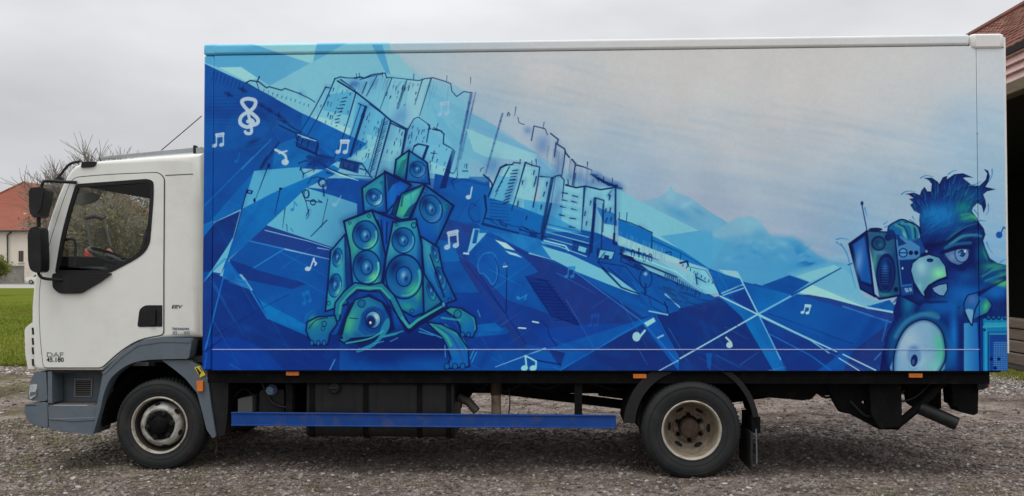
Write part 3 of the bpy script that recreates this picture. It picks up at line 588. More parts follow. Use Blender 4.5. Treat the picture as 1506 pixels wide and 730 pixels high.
    for k in range(30): x = RNG.uniform(150, 420); y = 55 + (x - 150) * .32 + RNG.uniform(-12, 12); L([(x, y), (x + RNG.uniform(8, 40), y + RNG.uniform(2, 16))], 5, .6)
    poly([(350,115),(380,122),(376,148),(345,140)], (18,50,120), .9); L([(400,150),(440,0)], 12, .8); L([(610,205),(628,0)], 13, .9); L([(655,190),(662,0)], 5, .8)
    line([(410,158),(500,180),(515,200)], 7, (140,204,222), .95); line([(400,165),(470,182),(590,225)], 5, (120,190,215), .9)
    poly([(535,160),(610,185),(598,225),(525,200)], (20,60,132), .85); L([(535,160),(610,180),(600,228)], 6); poly([(560,180),(592,190),(586,210),(554,200)], (110,184,212)); L([(640,195),(638,225)], 10)
    poly([(650,195),(712,205),(700,240),(640,232)], (110,180,210)); L([(650,195),(712,205),(700,240),(640,232),(650,195)], 5); poly([(668,218),(690,222),(686,238),(664,234)], I, .9)
    L([(640,250),(760,270),(850,380)], 5, .8); L([(660,275),(740,360),(820,390)], 8, .9); L([(685,275),(770,350)], 5, .8); L([(670,210),(640,250),(680,290)], 5, .8)
    for k in range(60):
        x = RNG.uniform(730, 1070); y = 225 + (x - 730) * .36 + RNG.uniform(-14, 22); L([(x, y), (x + RNG.uniform(20, 60), y + RNG.uniform(6, 28))], 5, .5)
    for k in range(26): x = 740 + k * 13; y = 205 + k * 6; L([(x, y - RNG.uniform(4, 26)), (x - 2, y + RNG.uniform(4, 24))], 5, .75)
    L([(735,215),(860,255),(1000,310),(1168,385)], 8, .85); line([(740,205),(860,245),(1000,305),(1080,345)], 5, (150,212,222), .85)
    for x, y in ((790,215),(815,205),(860,232),(745,200)): ell((x, y), 7, 16, I, .85, ring=4); L([(x, y), (x - 2, y + 34)], 5)
    ell((846,320), 26, 40, I, .8, ring=4); glow((845,300), 10, 10, PALE, .9); L([(846,345),(842,390)], 7)
    poly([(780,330),(870,350),(815,300)], (16,60,132), .0); L([(830,380),(940,440),(935,475),(870,440),(860,400)], 5, .8); L([(925,420),(945,470)], 5); line([(860,460),(940,476)], 6, (130,196,222), .9)
    for k in range(16): x = RNG.uniform(900, 1080); y = 380 + (x - 900) * .1 + RNG.uniform(-30, 40); L([(x, y), (x + RNG.uniform(30, 80), y + RNG.uniform(8, 30))], 7, .4)
    # long low building running away to the right
    tile(880, 250, 4.057)
    poly([(108,110),(280,205),(600,362),(372,396),(660,590),(316,400),(108,300)], (122,188,206), 1, 3); poly([(372,396),(600,365),(760,430),(660,590)], (84,166,208), .8, 8)
    poly([(118,292),(320,375),(316,475),(118,390)], (22,108,184)); poly([(100,385),(320,470),(500,540),(470,560),(120,450)], (142,196,204), .95, 4); poly([(316,390),(500,480),(665,590),(560,560),(316,470)], (26,116,190))
    for k in range(26): x = RNG.uniform(100, 420); y = 385 + (x - 100) * .4; line([(x, y - 30), (x - 3, y + RNG.uniform(10, 60))], 6, (110,160,195), .35)
    poly([(150,480),(470,570),(640,690),(720,740),(640,740),(300,600)], (122,192,212), .9, 3); poly([(480,540),(640,590),(720,740),(600,680)], (124,196,216))
    L([(118,292),(200,320),(320,372),(316,470)], 6); L([(320,420),(480,490),(660,590)], 5, .8); L([(105,95),(95,420)], 10); L([(95,380),(90,440),(110,445)], 12); L([(126,255),(124,290)], 4); L([(172,255),(168,305)], 4); L([(0,50),(60,90),(108,96)], 14); L([(270,350),(240,330)], 8)
    L([(400,492),(435,490),(432,510)], 6); L([(492,500),(488,540)], 5); L([(490,555),(530,545),(535,570)], 12); L([(530,575),(640,600),(700,690)], 4, .7); L([(580,620),(590,680)], 8); L([(585,640),(640,670)], 10)
    for k in range(9): x = 505 + k * 22; y = 565 + k * 13; L([(x, y), (x - 2, y + 12)], 6, .9)
    L([(140,470),(135,545)], 10); L([(242,470),(240,520)], 6)
    for x, y in ((205,500),(275,520),(310,525)): ell((x, y), 9, 24, I, .9, ring=5)
    line([(150,500),(300,545),(460,605),(610,720)], 5, (160,216,222), .9); L([(150,520),(320,580),(470,640)], 10, .8)
    for k in range(18): x = 400 + k * 12; y = 610 + k * 7; L([(x, y), (x - 3, y + RNG.uniform(15, 50))], 7, .7)
def speaker(pts, c0, c1, g0, g1):
    up = lambda c: tuple(min(255, int(v * 1.14) + 3) for v in c)
    poly(pts, up(c0), 1, 2, up(c1), g0, g1); mask(pts, 1); xs, ys = [p[0] for p in pts], [p[1] for p in pts]; w, h = max(xs) - min(xs), max(ys) - min(ys); cx, cy = (max(xs) + min(xs)) / 2, (max(ys) + min(ys)) / 2
    glow((cx + w * .3, cy + h * .42), w * .4, h * .22, (18,74,156), .6); glow((cx - w * .38, cy - h * .3), w * .22, h * .3, (84,186,170), .45); glow((cx + w * .42, cy), w * .1, h * .5, (12,46,116), .6)
    for k in range(5): x = min(xs) + w * RNG.rand(); line([(x, min(ys)), (x + RNG.uniform(-.1, .1) * w, max(ys))], w * .03, (14,60,130) if k % 2 else (76,170,176), .16, soft=w * .04)
    mask(None)
def driver(c, rx, ry, rot=0, tint=(40,120,150)):
    ell(c, rx, ry, (16,58,124), 1, rot); ell(c, rx * .93, ry * .93, (30,100,160), 1, rot); glow((c[0] + rx * .42, c[1] + ry * .5), rx * .55, ry * .5, tint, .95, rot)
    glow((c[0] - rx * .42, c[1] - ry * .38), rx * .55, ry * .55, (8,32,92), .95, rot); line([(c[0] + rx * .86 * math.cos(t), c[1] + ry * .86 * math.sin(t)) for t in (-.3, .1, .5, .9, 1.3, 1.7)], rx * .14, tuple(min(255, int(v * 1.15) + 20) for v in tint), .75, rx * .03, cv=True, soft=rx * .12); ell(c, rx * .55, ry * .55, (24,84,150), .8, rot, rx * .3); ell((c[0] + rx * .02, c[1] + ry * .02), rx * .42, ry * .44, (28,94,160), 1, rot, 4); ell(c, rx * .42, ry * .44, (10,34,92), .9, rot, ring=rx * .07)
    ell((c[0] + rx * .04, c[1]), rx * .26, ry * .3, (40,110,170), 1, rot, 3); glow((c[0] - rx * .02, c[1] - ry * .06), rx * .15, ry * .18, (150,196,222), .8); glow((c[0] + rx * .12, c[1] + ry * .1), rx * .14, ry * .18, (12,36,96), .8); ell(c, rx, ry, (8,34,86), .9, rot, ring=rx * .08)
def turtle():
    O = (8, 32, 84); G = (56, 156, 140); T = (34, 118, 158); Bl = (20, 84, 158)
    def ol(p, w=12, close=True):
        q = list(p) + ([p[0]] if close else []); line(q, w * 2.8, (8,44,112), .2, soft=w * 3); line(q, w * .95, O, .97, shake=1.8); line(q, w * .45, O, .7, shake=4)
    tile(440, 370, 4.057)
    glow((560,540), 420, 80, (16,36,104), .95); glow((500,640), 200, 60, (18,40,110), .7); glow((820,520), 140, 80, (18,40,110), .8); poly([(560,480),(760,420),(900,520),(900,620),(330,620),(300,560)], (16,36,104), .8, 90)
    tile(290, 300, 2.92); glow((800,210), 300, 330, (10,50,128), .55); tile(440, 370, 4.057)
    # upper boxes
    tile(450, 200, 4.5625)
    f = [(692,98),(815,182),(832,325),(665,305)]; speaker(f, (38,112,160), (24,80,150), (700,120), (820,310)); driver((748,225), 54, 56, 0, (70,130,180)); s = [(692,96),(605,160),(592,262),(668,304)]; speaker(s, G, (24,100,130), (660,150), (600,280)); poly([(640,170),(680,150),(630,290),(610,260)], (30,104,110), .7, 6); ol(f); ol(s, 13)
    s = [(532,240),(705,330),(640,385),(605,440),(570,525),(540,515)]; speaker(s, (16,76,158), (18,92,172), (560,260), (560,500)); poly([(540,260),(640,300),(580,330),(550,380)], (14,40,100), .8, 8); poly([(610,400),(640,400),(590,540),(565,530)], O, .9, 3)
    f = [(530,244),(375,352),(386,505),(542,515)]; speaker(f, (36,120,140), (28,104,168), (420,340), (520,500)); glow((420,380), 60, 40, (50,150,130), .6); driver((458,412), 56, 60, -25, (130,190,210)); ell((505,315), 8, 9, (14,60,110), 1, ring=4); ol(f, 14); ol([(530,244),(705,330),(540,515)], 12, False); ol([(530,240),(700,328)], 18, False)
    s = [(795,322),(640,388),(600,540),(640,560),(705,552)]; speaker(s, (60,158,150), (50,140,150), (650,380), (640,550)); glow((640,500), 50, 60, (70,180,110), .6); poly([(740,440),(700,540),(650,545),(690,480)], (14,70,110), .85, 5); line([(770,340),(650,400),(640,470)], 14, (24,90,110), .8)
    f = [(800,330),(992,470),(870,730),(720,700),(690,560)]; speaker(f, (22,92,150), (16,70,150), (800,350), (860,700)); glow((900,620), 60, 60, (30,110,160), .6); glow((940,470), 30, 60, (40,140,140), .6, 30); driver((838,490), 76, 98, -18, (60,120,180)); ell((800,370), 13, 15, (14,60,120), 1, ring=5); ell((945,475), 9, 14, (14,60,120), 1, ring=4); ol(f, 15); ol(s, 12)
    # flanks, then the two tall boxes
    tile(290, 300, 2.92)
    f = [(575,200),(635,132),(645,430),(550,462)]; speaker(f, (44,130,160), (36,130,150), (600,180), (580,440)); driver((602,230), 22, 42, 8, (90,170,160)); driver((592,350), 28, 52, 8, (90,180,170)); ell((565,427), 7, 9, O, 1, ring=3); ol(f, 8)
    poly([(637,140),(690,200),(690,400),(640,420)], (16,56,124), 1, 4)
    f = [(962,140),(1035,185),(1055,290),(1112,412),(1050,435),(975,300)]; speaker(f, (30,110,160), (22,90,150), (980,160), (1090,420)); line([(975,150),(985,210),(1040,330)], 9, (60,150,180), .8); glow((1020,220), 18, 50, (50,150,120), .7, -15); driver((1022,215), 15, 40, -15, (50,150,130)); driver((1045,320), 22, 52, -15, (40,120,170)); ell((1085,412), 8, 9, O, 1, ring=3); ol(f, 8); ol([(1000,220),(1060,400)], 6, False)
    poly([(975,300),(1000,330),(1050,420),(1000,460),(965,470)], (34,112,150), 1, 3); driver((1005,375), 18, 42, -15, (40,150,140)); ol([(975,300),(1050,420),(965,480)], 7, False)
    s = [(750,28),(862,72),(832,120),(805,235),(790,200)]; speaker(s, (16,64,140), (16,76,160), (760,50), (820,200)); lines([[(790,70),(800,180)],[(815,80),(812,170)],[(775,70),(795,130)]], 7, O, .8)
    f = [(630,75),(750,28),(785,110),(808,225),(792,350),(668,350),(655,200)]; speaker(f, (44,136,140), (26,104,158), (650,120), (790,250)); glow((670,190), 30, 60, (60,160,130), .7); glow((750,330), 40, 30, (70,180,130), .8); driver((722,135), 56, 64, 0, (80,180,150)); driver((728,272), 60, 74, 0, (90,200,150)); ell((738,52), 7, 7, O, 1, ring=3); ell((655,82), 6, 6, O, 1, ring=3); ol(f, 9)
    f = [(840,78),(940,64),(966,180),(972,470),(930,485),(850,440),(800,345),(808,235)]; speaker(f, (40,130,146), (22,86,160), (850,120), (950,300)); glow((900,440), 50, 30, (44,150,130), .8); glow((950,380), 20, 60, (60,170,110), .7); driver((885,157), 50, 56, 0, (60,140,180)); driver((888,312), 80, 96, 0, (60,170,140)); ell((930,92), 10, 11, O, 1, ring=4); ell((855,90), 6, 6, O, 1, ring=3); ell((922,460), 9, 9, O, 1, ring=3); ol(f, 9); ol([(630,75),(750,26),(862,70)], 11, False)
    # shell rim
    p = [(600,490),(605,430),(640,385),(680,352),(740,362),(790,352),(835,400),(880,490),(910,540),(940,515),(1060,445)]
    line(p, 34, O, 1); line(p[:8], 20, (36,120,150), 1); line([(612,470),(618,430),(648,392),(684,360),(788,362),(828,405)], 10, (60,160,150), .95); line([(640,410),(690,375),(785,378),(815,420),(890,520)], 5, O, .9); line([(880,490),(908,528)], 13, (60,150,165)); line([(912,528),(945,500),(1060,435)], 13, (52,160,150), 1, 7); ell((1058,432), 8, 12, (60,140,180)); ell((1058,432), 8, 12, O, .9, ring=3)
    # head
    poly([(600,560),(650,430),(740,385),(830,440),(850,540),(700,610)], O, .95, 10)
    h = [(612,585),(622,560),(640,490),(678,412),(735,396),(795,425),(832,490),(822,530),(790,560),(740,572),(660,578),(632,598)]
    poly(h, (46,140,150), 1, 2, (26,92,160), (640,470), (800,520)); mask(h); glow((650,510), 30, 60, (70,180,130), .8, 15); glow((760,560), 50, 20, (60,170,150), .7); glow((700,430), 20, 16, (30,100,150), .8); glow((640,570), 20, 20, (30,100,150), .7); glow((690,560), 30, 16, (24,80,150), .6)
    poly([(690,540),(708,470),(760,445),(815,455),(832,500),(800,560),(720,565)], (24,80,150), .9, 10); mask(None)
    ol(h, 7); ell((706,428), 16, 16, (30,100,150)); ell((706,428), 16, 16, O, .8, ring=4); line([(655,490),(690,493)], 4, O, .8); ell((755,497), 52, 56, (18,66,140), .9, 0, 8); ell((755,497), 32, 36, (84,142,176)); glow((768,486), 20, 22, (176,210,214), .85); ell((745,505), 22, 26, (16,46,112), 1, 0, 8); ell((743,507), 12, 14, O, 1, 0, 4); ell((744,510), 5, 6, (214,232,238)); ell((755,497), 33, 37, O, .95, ring=5)
    line([(790,560),(800,530),(818,500),(812,540),(760,600),(720,620),(690,630)], 16, (40,130,170), .95, cv=True); line([(782,560),(760,590),(700,620)], 4, O, .8, cv=True); line([(640,598),(740,578),(800,545)], 6, (60,170,160), .9, cv=True); line([(800,570),(850,560),(880,545)], 9, (50,150,160), .9, 3); lines([[(830,590),(862,575)],[(760,600),(800,590)]], 4, (60,150,180), .8); ell((622,575), 5, 6, O, .9)
    # legs
    l = [(478,575),(468,540),(474,508),(515,484),(592,480),(602,515),(570,560),(560,605),(500,605)]; poly(l, (40,130,140), 1, 2, (24,96,170), (500,490), (540,600)); glow((500,500), 26, 26, (80,180,130), .8); ell((545,515), 10, 11, O, .8, ring=4); ell((540,535), 8, 9, O, .8, ring=3); ol(l, 7); line([(480,535),(510,500),(560,488)], 5, O, .7, cv=True)
    for x in (492, 520, 545): ell((x, 597), 7, 10, (36,104,160)); ell((x, 597), 8, 11, O, .9, ring=4)
    tile(440, 370, 4.057)
    l = [(758,420),(850,432),(942,482),(1010,580),(1016,688),(872,698),(905,640),(880,560),(852,512)]; poly(l, (46,148,150), 1, 2, (22,100,180), (800,430), (940,640)); line([(800,440),(900,500),(960,600),(985,680)], 14, (40,80,150), .8, cv=True); line([(870,440),(960,510),(1008,590)], 14, (64,170,160), .9, cv=True); line([(780,430),(870,500),(905,560)], 16, (60,170,140), .8, cv=True); ol(l, 10)
    for x in (882, 930, 975): ell((x, 684), 14, 17, (28,96,160)); ell((x, 684), 15, 18, O, .95, ring=5)
    l = [(868,350),(905,332),(965,338),(1050,392),(1060,460),(1035,512),(968,500),(960,440),(930,395)]; poly(l, (50,150,140), 1, 2, (22,100,176), (900,340), (1020,480)); ell((945,372), 22, 24, (34,120,150)); ell((945,372), 22, 24, O, .8, ring=6); line([(980,350),(1040,400),(1050,470)], 10, (60,160,150), .8, cv=True); ol(l, 10)
    for x in (975, 1010): ell((x, 495), 11, 14, (28,96,160)); ell((x, 495), 12, 15, O, .95, ring=5)
    line([(850,395),(960,410)], 12, (50,150,170), .8); lines([[(720,460),(850,515)],[(715,478),(800,500)]], 7, (50,140,190), .9); lines([[(1045,580),(1020,640)],[(1058,600),(1030,660)],[(1065,350),(1080,390)],[(870,560),(872,630)]], 6, (60,150,210), .8); line([(490,510),(620,475)], 14, (40,140,160), .9, 6); lines([[(40,380),(80,350)],[(30,420),(40,390)]], 5, (40,120,190), .7)
def bird():
    O = (8, 26, 74); tile(1230, 240, 4.5625)
    # spatter lines around the hair
    for p in ([(565,100),(600,84),(650,92)],[(750,75),(780,55),(808,48)],[(435,210),(470,190),(530,190)],[(905,150),(940,140),(972,122)],[(1045,42),(1042,90),(1010,140)],[(1018,275),(1020,320),(1004,350)],[(925,315),(955,350)],[(960,385),(1000,388)],[(1008,530),(1022,570),(1048,605)],[(320,410),(345,390)],[(325,432),(375,405)],[(510,360),(525,385)],[(490,380),(535,405)],[(1100,665),(1130,645)],[(190,300),(205,355)],[(0,512),(40,505),(80,512)],[(30,540),(75,620),(100,730),(130,840)],[(0,530),(40,560)]):
        line(p, 8, (38,128,184), .9, 3, cv=len(p) > 2)
    body = [(560,440),(556,380),(560,340),(520,320),(495,280),(515,265),(488,240),(520,235),(485,212),(462,208),(520,198),(560,215),(570,185),(592,160),(610,190),(635,190),(640,140),(620,115),(588,100),(640,98),(680,125),(690,140),(715,95),(745,85),(740,110),(790,75),(850,68),(918,98),(870,95),(848,100),(905,145),(880,150),(960,152),(1002,112),(1012,70),(990,40),(1018,50),(1030,90),(1018,130),(1000,160),(1068,176),(1010,190),(985,210),(1000,250),(1005,290),(988,335),(975,285),(945,268),(915,300),(910,325),(945,370),(960,400),(990,440),(1000,480),(985,520),(1000,570),(1030,640),(1080,670),(1160,690),(1160,1400),(290,1400),(310,1260),(350,1120),(400,1050),(380,1000),(410,900),(440,860),(560,870),(520,700),(560,560)]
    poly(body, (11,46,112), 1, 2); mask(body, 2); line(body, 46, (8,26,76), .75, soft=40)
    glow((700,360), 190, 110, (24,104,176), .95, -15); glow((640,340), 80, 60, (30,122,190), .6); glow((880,230), 80, 90, (22,84,120), .8, -30); glow((880,370), 70, 30, (50,150,120), .9); glow((830,300), 60, 50, (30,116,120), .7, -40); glow((560,260), 60, 80, (18,40,110), .8); glow((850,120), 100, 40, (16,44,110), .8)
    for k in range(240):
        x, y = RNG.uniform(520, 960), RNG.uniform(130, 400); a = math.radians(-90 + (x - 720) * .22 + RNG.uniform(-14, 14)); Ls = RNG.uniform(30, 90)
        c = [(12,34,96), (26,104,176), (20,70,140), (34,120,140), (44,130,190)][RNG.randint(5)]; line([(x, y), (x + Ls * math.cos(a) * .5 + 3, y + Ls * math.sin(a) * .5), (x + Ls * math.cos(a), y + Ls * math.sin(a))], 8, c, .4, 1, soft=3)
    for k in range(90):
        x, y = RNG.uniform(560, 940), RNG.uniform(360, 560); a = math.radians(-32 + RNG.uniform(-10, 10)); Ls = RNG.uniform(40, 120); line([(x, y), (x + Ls * math.cos(a), y + Ls * math.sin(a))], 9, [(12,30,92), (26,92,168), (18,56,130), (40,120,150)][RNG.randint(4)], .33, 1, soft=4)
    line([(740,560),(830,500),(900,485),(970,490)], 26, (60,130,160), .8, 18, cv=True, soft=8); line([(600,590),(740,540),(840,450),(940,410)], 34, (14,34,96), .75, 20, cv=True, soft=14); line([(840,350),(890,340),(940,380)], 14, (60,150,110), .7, cv=True, soft=8)
    glow((620,560), 120, 60, (8,26,80), .85, -20); glow((900,540), 90, 60, (8,26,80), .8); glow((930,690), 60, 70, (8,30,86), .8); glow((760,720), 60, 40, (8,26,80), .8)
    # cheek, neck, chest
    glow((800,760), 120, 80, (14,48,120), .8); glow((860,860), 140, 60, (22,88,168), .8, 10); glow((700,960), 160, 60, (22,84,160), .8); glow((480,930), 50, 90, (20,110,150), .7, 25); glow((540,980), 20, 90, (12,32,90), .8, 25); glow((420,1000), 40, 120, (12,32,90), .8, 20); glow((640,1000), 50, 16, (40,110,120), .7, 20)
    glow((340,1280), 70, 150, (8,26,84), .95); glow((820,1200), 44, 220, (8,32,92), .9); glow((960,1010), 90, 40, (8,28,84), .85); glow((600,900), 160, 30, (8,28,84), .6); glow((760,1250), 40, 160, (20,92,176), .8); glow((980,600), 50, 90, (20,100,130), .6); glow((1000,620), 12, 60, (40,150,110), .7, -20)
    # shoulder and wing
    glow((1060,700), 110, 40, (40,120,130), .9, -15); glow((1090,800), 110, 60, (24,96,170), .9); glow((1130,740), 60, 20, (60,150,110), .8, -15); glow((1110,815), 70, 24, (80,180,110), .9, 10); glow((1080,870), 60, 50, (24,96,180), .9); line([(960,870),(1040,810),(1150,760)], 22, (12,36,96), .8, cv=True, soft=12); line([(1000,740),(1060,690),(1150,675)], 10, (16,50,110), .8, cv=True, soft=5)
    for k in range(260):
        x, y = RNG.uniform(320, 1150), RNG.uniform(700, 1390); a = math.radians(70 + RNG.uniform(-40, 40)); Ls = RNG.uniform(20, 70)
        line([(x, y), (x + Ls * math.cos(a), y + Ls * math.sin(a))], 9, [(10,28,84), (24,86,160), (16,50,124), (30,104,160)][RNG.randint(4)], .25, 1, soft=5)
    for gx_, gy_, rx_, ry_, c_, a_ in ((860,890,150,80,(26,98,176),.85),(720,960,130,60,(22,88,166),.75),(790,1160,32,230,(28,108,190),.95),(870,760,80,50,(22,86,154),.65),(480,940,46,90,(22,110,156),.7),(620,1010,70,14,(54,120,130),.7),(1060,860,90,50,(26,98,178),.9),(1110,800,60,22,(84,186,110),.85),(1060,690,90,22,(48,140,120),.8),(930,360,60,18,(64,164,110),.8),(860,300,60,40,(28,124,130),.7),(680,340,110,70,(28,116,184),.8)): glow((gx_, gy_), rx_, ry_, c_, a_)
    for p in ([(760,545),(850,490),(960,478)],[(740,520),(840,440),(940,405)],[(980,760),(1060,715),(1150,705)],[(1000,790),(1080,760),(1155,748)]): line(p, 14, (58,150,150), .6, 4, cv=True, soft=10)
    for p in ([(600,560),(720,535),(830,470),(950,430)],[(960,880),(1040,830),(1150,775)],[(560,900),(600,930),(740,930)]): line(p, 22, (7,24,72), .8, 8, cv=True, soft=12)
    mask(None)
    for k in range(34):
        t = k / 33; x, y = 400 - 90 * t + 14 * math.sin(t * 9), 900 + 480 * t; line([(x + 22, y - 8), (x - RNG.uniform(6, 26), y + RNG.uniform(18, 40))], 12, (12,34,100), .85, 1)
    tile(1230, 390, 4.5625)
    # belly
    bl = [(382,715),(385,620),(410,520),(470,420),(560,368),(640,378),(705,440),(732,550),(728,640),(690,715)]
    ell((560,570), 205, 235, (30,96,150), .7, 0, 50); line([(400,480),(470,380),(580,330),(680,350)], 30, (50,120,160), .8, cv=True, soft=14); poly(bl, (122,162,192), 1, 8, cl=True); mask(bl, 6, True)
    glow((490,520), 90, 120, (158,182,198), .8); glow((700,560), 50, 170, (74,180,150), .95, -6); glow((660,430), 30, 60, (110,150,180), .7, -30); glow((560,640), 60, 70, (150,190,205), .6); glow((520,560), 40, 30, (80,120,170), .8); glow((660,680), 60, 50, (110,190,180), .7); glow((400,640), 24, 100, (90,150,196), .6)
    ell((522,610), 46, 58, (90,130,180), .7, 0, 20); ell((522,640), 22, 40, (14,36,90), 1, 8, 6); ell((516,650), 9, 18, (60,90,140), .9, 8); line([(485,680),(510,700),(540,690)], 8, (90,150,200), .8, cv=True); mask(None); line(smooth(bl, 5), 26, (10,40,100), .5, soft=22); line(smooth(bl, 5), 10, O, .85)
    # amp stack and post
    poly([(856,390),(950,385),(965,735),(856,735)], (60,140,196), 1, 2, (26,92,170), (860,500), (960,500)); poly([(945,380),(985,360),(985,735),(960,735)], (14,50,120), 1, 5); poly([(985,360),(1165,340),(1165,735),(985,735)], (22,120,172)); poly([(1000,385),(1165,385),(1165,412),(985,412)], (46,150,180)); poly([(1018,445),(1165,440),(1165,735),(1018,735)], (20,96,164)); poly([(1030,465),(1165,465),(1165,735),(1030,735)], (18,64,140)); line([(1020,462),(1165,462)], 7, (60,150,170)); line([(985,415),(1165,410)], 8, (60,160,180)); line([(1002,430),(1002,735)], 12, (40,150,196)); line([(1020,450),(1020,735)], 5, O, .9); ell((994,435), 8, 9, O)
    for x in (1020, 1055, 1090, 1132): ell((x, 352), 17, 17, (12,40,100)); ell((x, 350), 8, 8, (26,100,150))
    for k in range(10): line([(1062 + k * 11, 515), (1062 + k * 11, 700)], 3, (90,150,205), .8)
    for k in range(14): line([(1052, 520 + k * 14), (1160, 520 + k * 14)], 3, (90,150,205), .8)
    for x, y in ((1040,630), (1090,630), (1065,690)): ell((x, y), 11, 12, O)
    # claw hand
    cl = [(870,330),(855,260),(880,205),(930,190),(960,215),(1020,225),(1042,270),(1010,320),(950,345),(920,362),(908,400),(890,360)]; poly(cl, (30,90,156), 1, 4); mask(cl, 3); glow((910,230), 40, 50, (80,110,180), .8); glow((1000,280), 30, 60, (70,180,110), .95, 20); glow((960,290), 30, 60, (30,120,180), .7); mask(None)
    poly([(862,300),(885,292),(916,300),(918,330),(908,395),(885,360)], (104,160,196), 1, 3); line([(855,260),(866,320),(908,405),(918,350),(935,290),(960,240)], 9, O, .9, cv=True); line([(960,345),(1020,315),(1042,270),(1015,226)], 8, O, .8, cv=True); line([(855,260),(880,205),(930,188),(1000,165)], 9, O, .8, cv=True); line([(815,280),(860,330),(890,372)], 9, O, .7, cv=True); glow((838,300), 20, 40, (30,80,140), .8)
    # boombox
    tile(1230, 240, 4.5625)
    poly([(420,640),(560,540),(640,600),(640,900),(560,960),(440,900)], (9,30,84), 1, 6); glow((560,900), 60, 40, (16,60,130), .7)
    line([(172,285),(205,450)], 8, (30,60,120), .95); ell((172,270), 10, 15, (24,52,110)); ell((262,445), 46, 12, O, .95)
    poly([(78,540),(200,452),(262,905),(158,848)], O, 1, 2); poly([(108,548),(190,490),(240,815),(165,790)], (30,80,160), 1, 14, (24,84,164), (110,560), (220,800)); glow((150,660), 34, 120, (96,150,205), .8, 8); poly([(156,800),(246,838),(262,890),(165,838)], (14,42,104), 1, 3)
    f = [(203,455),(350,462),(395,470),(432,890),(290,912)]; poly(f, (42,88,124), 1, 2, (26,72,116), (220,470), (400,880)); mask(f, 2); glow((250,680), 24, 140, (70,150,140), .8, 8); glow((300,600), 50, 20, (90,140,180), .7); glow((390,640), 20, 140, (20,60,120), .7, 5); ell((282,538), 48, 50, (10,36,84), 1, 0, 4); ell((285,540), 36, 38, (24,70,110)); glow((272,530), 22, 24, (16,50,90), .8); glow((296,550), 14, 14, (50,120,130), .7); ell((346,498), 22, 24, (10,34,84))
    ell((332,742), 64, 134, (10,34,88), 1, 3, 4); ell((332,748), 48, 110, (20,60,116), 1, 3); ell((332,748), 44, 104, (10,36,92), 1, 3); glow((326,700), 24, 60, (44,90,160), .8)
    for k in range(8): line([(305, 690 + k * 17), (350, 692 + k * 17)], 3, (90,140,200), .5)
    ell((400,848), 15, 17, O, 1); glow((320,880), 60, 20, (60,140,140), .7); mask(None); line([(203,455),(250,880),(290,912),(432,886)], 14, O, .95); line([(203,455),(390,466)], 10, O, .9)
    g = [(390,466),(560,500),(600,590),(520,640),(500,700),(520,880),(432,890)]; poly(g, (26,66,136), 1, 2); poly([(400,520),(440,480),(560,560),(560,640),(415,650)], (70,130,180), .9, 6); poly([(405,480),(470,540),(415,560)], (14,44,104), .9, 3); ell((448,602), 30, 32, (12,42,104)); ell((448,602), 22, 24, (80,140,190)); line([(424,602),(472,602)], 8, (12,42,104))
    for x in (500, 536): ell((x, 602), 14, 15, O)
    poly([(420,655),(515,650),(505,810),(436,815)], (12,44,108), 1, 2); line([(420,655),(436,815)], 6, (60,130,180), .8); ell((444,706), 5, 7, PALE); poly([(455,840),(478,838),(488,864),(466,868)], (110,150,190)); poly([(484,838),(502,836),(510,858),(492,862)], (110,150,190)); line([(432,825),(500,815)], 6, (70,130,180), .8); line([(390,466),(432,890)], 10, O, .9)
    # hand on top of it
    h = [(345,470),(352,425),(395,395),(440,378),(490,395),(545,425),(562,470),(530,520),(460,510),(420,480)]; poly(h, (26,96,150), 1, 3, cl=True)
    for p in ([(400,415),(445,440),(470,505)],[(440,400),(500,420),(515,505)],[(490,400),(545,440),(550,500)]): line(p, 22, (70,150,150), .7, 12, cv=True, soft=10); line([(x + 16, y - 4) for x, y in p], 6, O, .9, cv=True)
    line([(345,470),(352,425),(395,395),(440,378),(490,395),(545,425),(562,470)], 10, O, .95, cv=True); glow((455,480), 12, 30, (140,200,200), .6, -20); ell((365,480), 30, 34, (14,40,100), .9, 0, 6)
    # eye
    e = [(716,602),(770,580),(830,560),(882,565),(888,620),(850,668),(800,682),(750,655)]; poly([(690,600),(800,540),(930,530),(920,660),(850,730),(760,700)], (10,30,88), .85, 24); poly(e, (74,108,160), 1, 4, cl=True); glow((780,630), 36, 30, (120,148,186), .6); ell((842,610), 44, 52, (96,132,180), 1, 0, 3); ell((842,610), 45, 53, O, .8, ring=6); line([(820,600),(840,585),(858,600),(850,625),(832,620)], 8, O, .95, cv=True); ell((850,605), 16, 20, (20,44,110), .8, 0, 6); ell((862,592), 6, 8, (200,215,230)); line([(712,600),(770,580),(830,566),(892,566)], 24, O, .97, cv=True); line([(730,570),(800,545),(900,535)], 20, (34,96,140), .8, cv=True, soft=8); line([(716,602),(760,660),(810,684)], 8, O, .9, cv=True); ell((608,596), 18, 18, O); glow((604,592), 10, 10, (170,200,220), .9)
    # beak
    b = [(498,720),(510,670),(555,632),(620,612),(690,632),(732,690),(742,762),(680,785),(620,820),(590,862),(598,905),(570,880),(520,800)]; poly(b, (96,150,178), 1, 3); mask(b, 2); glow((570,700), 50, 70, (146,188,200), .85); glow((700,660), 40, 40, (70,130,160), .6); glow((690,740), 60, 50, (120,210,150), .95); glow((560,830), 20, 40, (120,200,190), .6); glow((640,800), 50, 20, (90,180,150), .6, -25); mask(None); line(b + [b[0]], 9, O, .95); ell((628,652), 22, 13, O); glow((628,656), 12, 5, (60,90,150), .7)
    line([(742,770),(670,795),(610,840),(600,900)], 16, O, .95, cv=True); lb = [(640,838),(690,815),(742,806),(746,850),(722,892),(690,888),(655,865)]; poly(lb, (110,150,190), 1, 3); glow((720,850), 20, 40, (90,160,160), .7); line(lb + [lb[0]], 8, O, .95)
